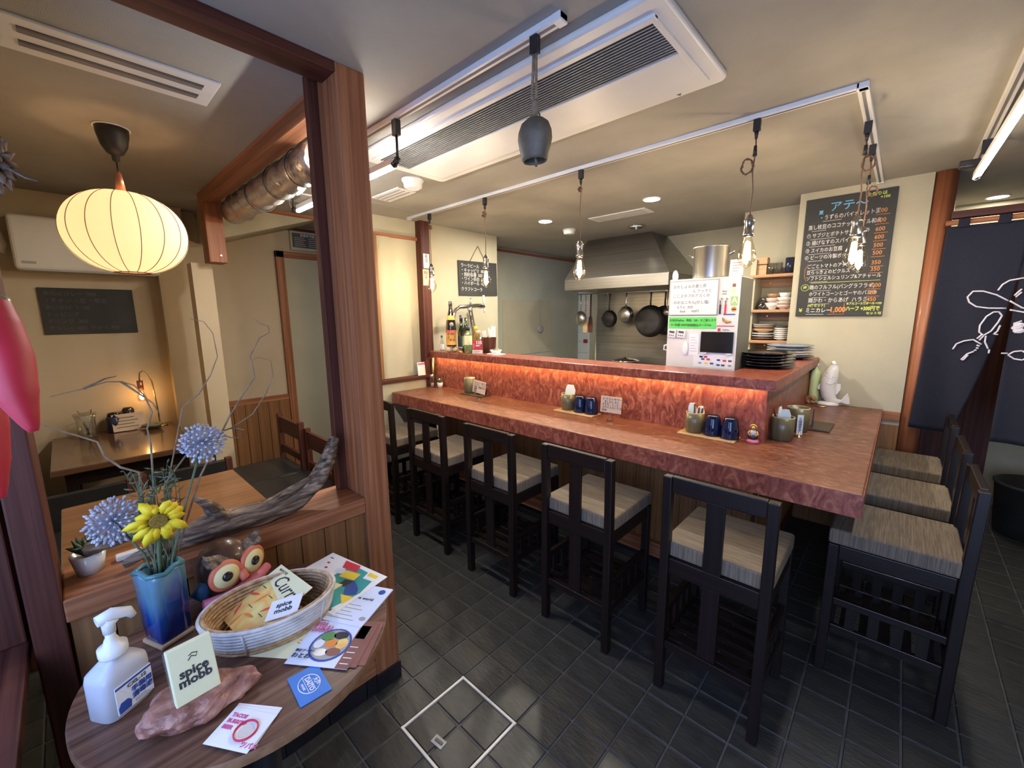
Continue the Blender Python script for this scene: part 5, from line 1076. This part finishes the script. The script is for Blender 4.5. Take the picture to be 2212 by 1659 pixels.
# wooden owl
ow = thing('wooden_owl','carved dark wooden owl with big orange ringed eyes','ornament',(-1.322,.225,ZT+.001),math.radians(112))
ow.scale = (1.22,1.22,1.22)
MB().tube([(0,.005,.0),(0,.004,.03),(0,0,.07),(0,0,.100),(0,.004,.120),(0,.006,.132),(0,.007,.136)],[.040,.052,.056,.053,.040,.020,.004],22,flat=1.0).build('body',M['owlw'],ow)
for s_ in (-1,1): MB().obox((s_*.032,-.038,.112),(.062,.030,.014),(.45,-s_*.32,0)).build('brow',M['drift'],ow,bev=.005)
MB().prismy([(.03,.112),(.062,.140),(.058,.120),(.045,.108)],-.045,-.03).build('ear',M['drift'],ow,bev=.003); MB().prismy([(-.03,.112),(-.062,.140),(-.058,.120),(-.045,.108)],-.045,-.03).build('ear',M['drift'],ow,bev=.003)
for s in (-1,1):
    e = MB().lathe([(.033,0),(.034,.006),(.031,.009),(.001,.009)],28).build('eye_ring',M['owlo'],ow,loc=(s*.030,-.047,.080),rot=(math.pi/2,0,s*.18))
    MB().lathe([(.026,.009),(.025,.0115),(.001,.0125)],26).build('eye_disc',M['owly'],e); MB().lathe([(.0105,.0115),(.010,.0155),(.004,.018),(.001,.018)],20).build('pupil',M['gloss'],e)
MB().tube([(0,-.056,.075),(0,-.066,.060),(0,-.060,.048)],[.010,.009,.003],10).build('beak',M['owlo'],ow)
for s in (-1,1):
    MB().tube([(s*.050,-.012,.066),(s*.060,-.006,.045),(s*.050,-.012,.02)],[.010,.018,.008],12,flat=.6).build('wing',M['owlb'],ow)
    MB().tube([(s*.020,-.040,.006),(s*.022,-.062,.005)],[.012,.009],10).build('foot',M['owlo'],ow)
MB().tube([(-.075,-.038,.035),(-.04,-.050,.030),(.04,-.050,.030),(.075,-.038,.035)],[.010,.012,.012,.010],12).build('perch',M['owlp'],ow)
# wicker basket
bs_ = thing('wicker_basket','oval coiled wicker tray basket with white washed rim','basket',(-1.105,.275,ZT),math.radians(77))
AX, AY = .148, .108
def oval(r,z,n=64,w=0): return [((AX*r)*math.cos(2*math.pi*i/n),(AY*r)*math.sin(2*math.pi*i/n),z+w*math.sin(i*1.3)) for i in range(n+1)]
for k in range(8): MB().tube(oval(.90+.016*k,.005+.0090*k),.0046,8,False).build('side_coil',M['wickerw' if k>1 else 'wicker'],bs_)
for k in range(8): MB().tube(oval(.855+.0145*k,.009+.0086*k),.0044,7,False).build('inner_coil',M['wicker'],bs_)
for k in range(9): MB().tube(oval(.84-.098*k,.0055),.0052,7,False).build('base_coil',M['wicker'],bs_)
for k in range(5):
    a = 2*math.pi*k/5+.5; MB().tube([(AX*r*math.cos(a),AY*r*math.sin(a),z) for r,z in ((.92,.002),(.975,.03),(1.035,.064))],.0026,6).build('binding',M['wickerw'],bs_)
# papers: corners given counter clockwise in table coordinates
def sheet(name,lab,cat,c,w,h,rz,z,mat,th=.0012,group=None,tilt=(0,0)):
    t = thing(name,lab,cat,(c[0],c[1],z),group=group,rot=(tilt[0],tilt[1],rz)); o = MB().box(-w/2,w/2,-h/2,h/2,0,th).build('sheet',mat,t); t['top'] = th; return t
def rect_on(t,x0,x1,y0,y1,mat,name='printed_area',z=None):
    z = t['top'] if z is None else z
    return MB().box(x0,x1,y0,y1,z,z+.0004).build(name,M[mat],t)
def poly_on(t,pts,mat,name='printed_shape',dz=.0004): return MB().prism(pts,t['top'],t['top']+dz).build(name,M[mat],t)
def disc(cx,cy,rx,ry,n=24): return [(cx+rx*math.cos(2*math.pi*k/n),cy+ry*math.sin(2*math.pi*k/n)) for k in range(n)]
def tx(t,s_,size,mat,x,y,rz=0,bold=.0002,**k): return text(s_,size,M[mat],t,(x,y,t['top']+.0005),(0,0,rz),bold=bold,ext=.0002,**k)
# leaflet in the basket
cl = sheet('curry_leaflet','yellow curry leaflet with red chillies lying in the basket','leaflet',(-1.138,.272),.168,.172,math.radians(7),ZT+.046,M['leaflet'],tilt=(.33,.02))
poly_on(cl,[(-.084,.045),(.02,.02),(.084,.005),(.084,.086),(-.084,.086)],'cream'); tx(cl,'Curry',.050,'ink',-.045,.055,math.radians(-6),shear=.3); tx(cl,'MARCHE',.010,'ink',-.07,.075)
for k,(x,y,a) in enumerate(((-.055,-.005,.4),(-.02,.0,1.2),(-.05,-.05,2.2),(.0,-.045,.2),(.03,-.01,.9),(-.02,-.072,1.7),(.05,-.06,.6))):
    poly_on(cl,[(x+.020*math.cos(a)*u-.006*math.sin(a)*v,y+.020*math.sin(a)*u+.006*math.cos(a)*v) for u,v in ((-1,0),(-.3,.8),(.5,.6),(1,0),(.4,-.5),(-.4,-.4))],'orange' if k%2 else 'redlab2',dz=.0006)
for k,(x,y,a) in enumerate(((-.06,.02,.3),(-.01,.012,1.0),(-.035,-.03,.5),(.02,-.03,1.4))): rect_on(cl,x,x+.02,y,y+.0018,'ink','drawn_line')
sm_c = sheet('spice_card','pale blue white spice mobb card lying on the curry leaflet','card',(-1.062,.292),.078,.060,math.radians(52),ZT+.056,M['paper'],.002,tilt=(.20,-.22))
tx(sm_c,'spice',.019,'ink',-.022,.010,bold=.0005); tx(sm_c,'mobb',.019,'ink',-.022,-.008,bold=.0005)
yl = sheet('yellow_flyer','pale yellow flyer sticking out under the basket','flyer',(-1.00,.285),.17,.10,math.radians(38),ZT,M['cream'],.0008); tx(yl,'こばやし',.014,'orange',.01,.0)
# flyers at the right
wf2 = sheet('white_flyer_stack','stack of white flyers with thin print under the rooster flyer','flyer',(-1.045,.435),.21,.15,math.radians(28),ZT+.0008,M['ltblue'],.004)
for k in range(5): rect_on(wf2,-.02,.07-.012*(k%3),-.062+.013*k,-.060+.013*k,'grey','printed_line')
poly_on(wf2,disc(.082,.055,.010,.010),'inkb'); poly_on(wf2,disc(.09,-.05,.009,.007),'grey'); tx(wf2,'Ace of the world',.014,'ink',-.02,.02)
rf = sheet('rooster_flyer','white flyer with bright rooster and card collage beside the basket','flyer',(-1.155,.452),.255,.185,math.radians(12),ZT+.0050,M['paper'],.0016)
poly_on(rf,[(-.01,.08),(.10,.075),(.118,.0),(.10,-.085),(.03,-.088),(-.02,-.06),(-.02,0)],'teal'); poly_on(rf,[(-.05,.085),(.015,.088),(.03,.06),(-.03,.055)],'inkr',dz=.0006); poly_on(rf,[(-.01,.05),(.05,.06),(.055,.03),(.0,.02)],'yellow',dz=.0006)
poly_on(rf,disc(-.02,.04,.018,.012),'ltblue',dz=.0007); poly_on(rf,[(.06,.085),(.11,.085),(.118,.055),(.07,.05)],'paper',dz=.0007); poly_on(rf,[(.068,.08),(.105,.08),(.108,.066),(.072,.064)],'yellow',dz=.0009)
poly_on(rf,[(-.05,-.005),(-.005,.005),(.0,-.04),(-.04,-.05)],'inkr',dz=.0006); poly_on(rf,[(-.015,-.01),(.045,-.0),(.04,-.055),(-.02,-.062)],'cream',dz=.0008); poly_on(rf,[(.0,-.02),(.014,-.026),(.03,-.018),(.026,-.034),(.032,-.048),(.014,-.042),(-.004,-.05),(.004,-.034)],'ink',dz=.001)
poly_on(rf,[(.06,.03),(.10,.01),(.115,-.01),(.085,-.03),(.055,-.0)],'inkb',dz=.0006); poly_on(rf,[(.075,-.03),(.118,-.02),(.112,-.055)],'yellow',dz=.0008)
poly_on(rf,disc(.02,-.082,.05,.02),'greenink',dz=.0006); poly_on(rf,disc(.0,-.078,.016,.010),'ltblue',dz=.0008); poly_on(rf,[(.03,.02),(.06,.028),(.055,-.005),(.03,-.002)],'ink',dz=.0007)
for k,(x,y) in enumerate(((-.09,.05),(-.075,.03),(-.085,.01),(-.07,-.01))): poly_on(rf,disc(x,y,.006,.004),'inkr')
rect_on(rf,-.11,-.095,.07,.073,'ink','drawn_line'); tx(rf,'鶏と旅する',.010,'ink',.06,-.085)
bf = []
for k in range(3):
    f_ = sheet('bowl_flyer',['lowest dark printed flyer of the bowl flyer stack','middle flyer of the bowl flyer stack','topmost pale blue flyer with a bowl of rice and vegetables'][k],'flyer',(-.922+.008*(2-k),.345+.012*(2-k)),.150,.135,math.radians(36)+.05*(2-k),ZT+.0010*k+.0002*k,M['ltblue' if k==2 else 'pinkpaper'],.001,'rice bowl flyers stacked at the table edge'); bf.append(f_)
f_ = bf[2]
rect_on(f_,.045,.075,-.0675,.0675,'pinkpaper'); rect_on(f_,.048,.072,.020,.062,'ltblue','map_panel')
f_['top'] = .0014
for k in range(4): rect_on(f_,.050,.070,-.055+.016*k,-.053+.016*k,'paper','printed_line')
poly_on(f_,disc(.0,-.005,.048,.050),'inkb'); f_['top'] = .0018; poly_on(f_,disc(.0,-.005,.043,.045),'grey'); f_['top'] = .0022
for x,y,rx,ry,c in ((-.018,.018,.018,.014,'greenink'),(.012,.024,.018,.012,'ink'),(.026,.0,.014,.016,'leaflet'),(.018,-.026,.018,.012,'pinkpaper'),(-.012,-.030,.017,.011,'bowlw'),(-.028,-.006,.012,.014,'paper'),(.0,-.002,.015,.013,'orange')): poly_on(f_,disc(x,y,rx,ry,16),c)
tx(f_,'2024\n7.13(土)\nOPEN!',.015,'inkp',-.072,.045,bold=.0004,space=.75); tx(f_,'わとわ',.015,'ink',-.072,-.045,bold=.0004); tx(f_,'韓丼ブーラー',.008,'ink',-.072,-.03)
co = sheet('blue_coaster','bright blue card with white oval DAITO emblem','card',(-.848,.264),.092,.062,math.radians(-4),ZT,M['coaster'],.0016)
for rr in (1.0,): MB().tube([(.026*math.cos(a),.021*math.sin(a),.002) for a in [k*.2 for k in range(33)]],.0009,5,False).build('emblem_ring',M['paper'],co)
tx(co,'DAITO',.013,'paper',-.019,.0,bold=.0004); tx(co,'大戸',.011,'paper',-.008,.0135,bold=.0002); tx(co,'HOUSE',.006,'paper',-.009,-.0125)
MB().box(-.025,.025,.006,.0068,.0016,.0024).build('emblem_bar',M['paper'],co); MB().box(-.025,.025,-.0075,-.0067,.0016,.0024).build('emblem_bar',M['paper'],co)
for k in range(3):
    t_ = sheet('taco_card',['lowest of the fanned taco cards','middle one of the fanned taco cards','topmost white card with red ring and taco print'][k],'card',(-.848+.004*k,.148-.006*k),.094,.074,math.radians(32)+.04*(2-k),ZT+.0013*k,M['paper'],.0011,'fanned taco cards at the front of the table')
MB().tube([(.012+.020*math.cos(a),-.002+.020*math.sin(a),.0014) for a in [k*.2 for k in range(33)]],.0042,6,False,flat=.3).build('red_ring',M['inkr'],t_); poly_on(t_,disc(.012,-.002,.013,.013),'bowlw')
tx(t_,'TACOS',.010,'inkp',-.040,.022,bold=.0005); tx(t_,'BURRITO',.010,'inkp',-.040,.010,bold=.0005); tx(t_,'BEER',.010,'inkp',-.040,-.002,bold=.0005); tx(t_,'ツバメ',.012,'inkp',.022,-.026,bold=.0004)
# ================================================================ SILL OF THE PARTITION
ZI = .8345
dw = thing('driftwood','long grey driftwood branch curving up at its right end on the sill','driftwood',(-1.47,.35,ZI)); DO = Vector((-1.47,.35,ZI))
def DL(p): return [tuple(Vector(q)-DO) for q in p]
def rough(path,rad,n=14,amp=.22,seed=0):
    mb = MB(); mb.tube(path,rad,n); P = [Vector(p) for p in path]
    for i,v in enumerate(mb.v):
        k = min(i//n,len(P)-1); c = P[k]; d = Vector(v)-c; j = i%n
        f = 1+amp*math.sin(j*1.9+seed+k*.35)+amp*.6*math.sin(j*4.1+k*.8+seed); mb.v[i] = tuple(c+d*f)
    return mb
def dens(p,m=5):
    out = []; P = [Vector(q) for q in p]
    for i in range(len(P)-1):
        a,b,c,d = P[max(i-1,0)],P[i],P[i+1],P[min(i+2,len(P)-1)]
        for k in range(m):
            t = k/m; out.append(.5*((2*b)+(-a+c)*t+(2*a-5*b+4*c-d)*t*t+(-a+3*b-3*c+d)*t**3))
    return out+[P[-1]]
pp = dens(DL([(-1.47,.12,.868),(-1.47,.17,.872),(-1.47,.227,.876),(-1.47,.298,.874),(-1.47,.39,.870),(-1.47,.476,.880),(-1.47,.552,.930),(-1.47,.592,.995),(-1.465,.622,1.072)]))
rad = [.012,.030,.036,.035,.033,.031,.029,.025,.014]; rr_ = [rad[int(i/5)]+(rad[min(int(i/5)+1,8)]-rad[int(i/5)])*((i%5)/5) for i in range(len(pp))]
rough(pp,rr_,16,.16,1).build('trunk',M['drift'],dw)
rough(dens(DL([(-1.47,.262,.890),(-1.465,.245,.925),(-1.46,.222,.960),(-1.455,.195,.985)])),[.030-.0017*i for i in range(16)],12,.14,2).build('horn',M['drift'],dw)
rough(dens(DL([(-1.47,.38,.885),(-1.465,.44,.912),(-1.462,.49,.934),(-1.46,.525,.945)])),[.020-.001*i for i in range(16)],10,.2,3).build('splinter',M['drift'],dw)
rough(dens(DL([(-1.47,.17,.872),(-1.465,.12,.868),(-1.46,.07,.862),(-1.455,.03,.852)])),[.022-.0009*i for i in range(16)],10,.2,4).build('root_end',M['drift'],dw)
d2 = thing('driftwood','short driftwood stick resting on the white pot','driftwood',(-1.47,.03,ZI)); DO = Vector((-1.47,.03,ZI))
rough(dens(DL([(-1.50,-.035,.905),(-1.49,.01,.912),(-1.475,.06,.924),(-1.46,.11,.926)])),[.013+.006*math.sin(i*.2) for i in range(16)],12,.16,5).build('stick',M['drift'],d2)
wp_ = thing('succulent_pot','white pot with dark succulent at the left end of the sill','plant',(-1.525,-.030,ZI))
MB().lathe([(.027,0),(.036,.054),(.033,.054),(.030,.045),(.001,.045)],26).build('pot',M['ceramic'],wp_)
for k in range(18):
    a = k*2.4; r_ = .012+.012*(k/18); MB().tube([(0,0,.045),(r_*math.cos(a),r_*math.sin(a),.07),(r_*1.7*math.cos(a),r_*1.7*math.sin(a),.078+.018*((k*7)%5)/5)],[.005,.008,.001],6).build('leaf',M['leafdk'],wp_)
wb_ = thing('white_dish','small white ceramic block beside the succulent pot on the sill','ornament',(-1.535,.048,ZI)); MB().box(-.013,.013,-.028,.028,0,.016).build('block',M['ceramic'],wb_,rot=(.0,0,0),bev=.004)
gj = thing('glass_ashtray','dark glass dish lying behind the vase on the sill','dish',(-1.50,.118,ZI)); MB().lathe([(.028,0),(.034,.018),(.029,.018),(.022,.006),(.001,.006)],24).build('dish',M['blueglass'],gj)
# ================================================================ HANGING DECORATIONS AT THE LEFT EDGE
def pepper(lab,path,rad,seed):
    o0 = Vector(path[0]); t = thing('red_pepper_decoration',lab,'decoration',tuple(o0),group='hanging red pepper decorations')
    P = dens([tuple(Vector(p)-o0) for p in path],6); k = len(P); R_ = []
    for i in range(k):
        f = i/(k-1)*(len(rad)-1); a = int(f); R_.append(rad[a]+(rad[min(a+1,len(rad)-1)]-rad[a])*(f-a))
    MB().tube(P,R_,20).build('pepper_body',M['pepper'],t)
    MB().tube([P[0]+Vector((0,0,.012)),P[0]+Vector((0,0,.004)),P[0]-Vector((0,0,.014))],[.012,.026,.030],16).build('calyx',M['calyx'],t)
    MB().tube([P[0]+Vector((0,0,.01)),P[0]+Vector((-.006,-.004,.03)),P[0]+Vector((-.004,-.004,.05))],[.008,.006,.005],10).build('stalk',M['calyx'],t)
    MB().tube([P[0]+Vector((-.004,-.004,.05)),Vector((-.004,-.004,CZ-o0.z))],.0012,5).build('thread',M['whitep'],t)
pepper('red pepper decoration hanging in front at the left edge',[(-1.185,-.084,1.535),(-1.172,-.084,1.49),(-1.150,-.075,1.43),(-1.130,-.070,1.37),(-1.115,-.058,1.303)],[.026,.036,.035,.028,.006],0)
pepper('red pepper decoration hanging lower behind the other at the left edge',[(-1.252,-.125,1.47),(-1.238,-.125,1.40),(-1.224,-.125,1.31),(-1.212,-.125,1.24),(-1.195,-.118,1.172)],[.026,.034,.034,.028,.006],1)
dfl = thing('dried_flower','dried brown flower head hanging at the left edge','dried flower',(-1.305,-.058,1.80)); hm = MB()
for k in range(60):
    z = 1-2*(k+.5)/60; a = k*2.4; r_ = math.sqrt(1-z*z); d = Vector((r_*math.cos(a)*.034,r_*math.sin(a)*.034,z*.055)); hm.tube([d*.2,d*.8,d*1.15],[.003,.009,.001],6)
hm.build('flower_head',M['dried'],dfl)['kind'] = 'stuff'
MB().tube([(0,0,.05),(-.01,0,.09),(-.012,.004,.12)],[.009,.014,.006],8).build('leaf_top',M['calyx'],dfl); MB().tube([(.02,.02,-.01),(.04,.045,-.03),(.05,.06,-.035)],[.003,.002,.001],6).build('spike',M['dried'],dfl)
MB().tube([(-.012,.004,.12),(-.012,.004,CZ-1.80)],.0012,5).build('thread',M['rope'],dfl)
# ================================================================ DINING NOOK
kb = thing('wall_chalkboard','wide faded chalkboard on the nook wall','chalkboard',(-4.07,.142,1.405)); MB().box(0,.014,-.225,.228,0,.30).build('board',M['chalkboard'],kb,bev=.002)
for k in range(6):
    text(['本日のカレー  900','・チキン ・豆 ・野菜','あいがけ  1,100','トッピング','ドリンク  300','ラッシー 400  チャイ 400'][k],.034,M['chalkd'],kb,(.0150,-.205,.262-.045*k),FX,sx=.9)
wa = thing('wall_air_conditioner','cream wall mounted air conditioner above the nook chalkboard','air conditioner',(-4.07,.10,1.80))
MB().box(0,.19,-.25,.42,0,.32).build('casing',M['ac'],wa,bev=.02,seg=3); MB().box(.188,.192,-.22,-.16,.035,.05).build('badge',M['grey'],wa); MB().box(.12,.185,-.22,.40,-.004,.002).build('louvre',M['grey'],wa)
MB().tube([(.08,-.30,.25),(.08,-.285,.15),(.08,-.30,.10)],.02,12).build('hose',M['ac'],wa)
def table(lab,x0,x1,y0,y1,z,mat):
    t = thing('dining_table',lab,'table',((x0+x1)/2,(y0+y1)/2,0)); w,d = (x1-x0)/2,(y1-y0)/2
    MB().box(-w,w,-d,d,z-.035,z).build('table_top',mat,t,bev=.006); MB().box(-w+.05,w-.05,-d+.05,d-.05,z-.11,z-.035).build('apron',M['blackwx'],t)
    for a in (-1,1):
        for b in (-1,1): MB().box(a*(w-.07)-.025,a*(w-.07)+.025,b*(d-.07)-.025,b*(d-.07)+.025,0,z-.035).build('leg',M['blackwz'],t,bev=.003)
    return t
table('glossy wooden nook table with the lamp at the far wall',-4.05,-3.15,-.14,.485,.72,mk('dark_glossy_top',(.060,.027,.014),.16,(.125,.062,.032),sc=(12,1,12),ns=1.2,coat=.5))
table('brown wooden table behind the partition sill',-2.49,-1.72,-.10,.515,.72,M['tabletop2'])
def dchair(lab,x,y,rz,top=.78,solid=False):
    t = thing('dining_chair',lab,'chair',(x,y,0),rz,'dining chairs in the nook'); W2 = .2
    for s in (-1,1):
        MB().box(s*W2-.018,s*W2+.018,0,.036,0,top).build('leg',M['darkz'],t,bev=.003); MB().box(s*W2-.018,s*W2+.018,.36,.396,0,.42).build('leg',M['darkz'],t,bev=.003)
        MB().box(s*W2-.010,s*W2+.010,.036,.36,.36,.41).build('side_rail',M['darky'],t)
    if solid: MB().box(-W2+.018,W2-.018,.004,.034,.30,top-.01).build('back_pad',M['black'],t,bev=.006)
    else: MB().box(-W2+.018,W2-.018,.006,.030,top-.13,top-.02).build('top_rail',M['darkx'],t,bev=.003); MB().box(-W2+.018,W2-.018,.006,.030,top-.28,top-.23).build('back_rail',M['darkx'],t,bev=.003)
    MB().box(-W2-.01,W2+.01,.0,.41,.42,.465).build('seat',M['black'],t,bev=.01); return t
dchair('brown wooden chair with open back by the beige column',-3.12,1.035,math.pi,.80)
dchair('dark wooden chair seen from behind left of the big post',-2.68,1.06,math.pi,.76)
dchair('dark chair between the two nook tables, left one',-2.98,-.055,-math.pi/2,.655,True); dchair('dark chair between the two nook tables, right one',-2.98,.395,-math.pi/2,.655,True)
la = thing('desk_lamp','small brass hook lamp with bare glowing bulb on the nook table','lamp',(-3.955,.405,.72))
MB().lathe([(.045,0),(.045,.008),(.012,.012)],24).build('base',M['brass'],la)
MB().tube([(0,0,.01),(0,-.004,.16),(0,-.012,.33),(0,-.03,.40),(0,-.052,.415),(0,-.072,.40),(0,-.078,.36),(0,-.078,.345)],.0045,8).build('stem',M['brass'],la)
MB().cyl((0,-.078,.275),(0,-.078,.345),.018,n=18).build('socket',M['copper'],la)
lb2 = MB().lathe([(.012,.275),(.016,.262),(.026,.240),(.029,.222),(.024,.203),(.010,.194),(.001,.193)],20,(0,-.078,0),cap0=False).build('bulb',M['bulbglass'],la); MB().ball((0,-.078,.228),(.013,.013,.017)).build('filament',M['deske'],lb2)
ju = thing('glass_jug','clear glass jug with chopsticks holder on the nook table','jug',(-3.90,.025,.72))
MB().lathe([(.045,0),(.048,.005),(.048,.12),(.058,.165),(.055,.165),(.045,.12),(.045,.01),(.001,.01)],26).build('body',M['clear'],ju); MB().tube([(0,-.05,.11),(0,-.085,.10),(0,-.085,.05),(0,-.05,.03)],.006,8).build('handle',M['clear'],ju)
MB().tube([(0,.01,.02),(.01,-.03,.19)],.005,8).build('spoon',M['chrome'],ju); MB().tube([(.01,0,.02),(-.01,.035,.185)],.005,8).build('spoon',M['chrome'],ju)
ja = thing('dark_jar','dark blue lidded jar on the nook table','jar',(-3.97,.165,.72)); MB().lathe([(.04,0),(.045,.01),(.045,.10),(.035,.115)],22).build('body',M['darkblue'],ja); MB().lathe([(.036,.115),(.03,.135),(.005,.14)],20).build('lid',M['gloss'],ja)
jb = thing('dark_jar','black tall jar behind the nook menu card','jar',(-4.01,.245,.72)); MB().lathe([(.03,0),(.034,.01),(.034,.14),(.024,.155),(.002,.157)],22).build('body',M['gloss'],jb); MB().lathe([(.0345,.06),(.0345,.064)],22,cap0=False,cap1=False).build('band',M['dkgrey'],jb)
nc = thing('table_menu_card','kraft menu card leaning on the jars of the nook table','menu card',(-3.92,.235,.72)); c_ = MB().box(-.002,.002,-.085,.085,.005,.125).build('card',M['kraft'],nc,rot=(0,-.15,0))
MB().box(-.01,.02,-.02,.02,0,.006).build('foot',M['acrylic'],nc)
for k in range(4): MB().box(.0022,.003,-.065,.05-.02*(k%2),.03+.022*k,.034+.022*k).build('written_line',M['ink'],c_)
bo = thing('snack_bowl','low olive bowl beside the desk lamp','bowl',(-3.88,.355,.72)); MB().lathe([(.03,0),(.05,.02),(.058,.035),(.053,.035),(.03,.01),(.001,.01)],24).build('bowl',M['olive'],bo); MB().ball((0,0,.03),(.04,.04,.012)).build('greens',M['sage'],bo)
ou = thing('wall_outlet','cream double outlet plate low on the wainscot','socket',(-4.043,1.02,.10)); MB().box(0,.012,-.035,.035,-.06,.06).build('plate',M['bowlw'],ou,bev=.002); MB().box(.012,.014,-.014,.014,-.04,-.008).build('outlet',M['grey'],ou); MB().box(.012,.014,-.014,.014,.008,.04).build('outlet',M['grey'],ou)
sg = thing('wall_plaque','small dark plaque with fine white print above the passage door','sign',(-4.045,1.61,2.18)); MB().box(-.02,.006,-.14,.16,-.085,.08).build('wooden_board',M['wall'],sg); MB().box(.006,.012,-.125,.13,-.06,.062).build('plaque',M['dkgrey'],sg)
text('営業許可証',.026,M['paper'],sg,(.013,-.06,.045),FX)
for k in range(5): MB().box(.012,.0128,-.11,-.01-.012*(k%3),-.048+.017*k,-.042+.017*k).build('printed_line',M['grey'],sg); MB().box(.012,.0128,.01,.10-.012*(k%2),-.048+.017*k,-.042+.017*k).build('printed_line',M['grey'],sg)
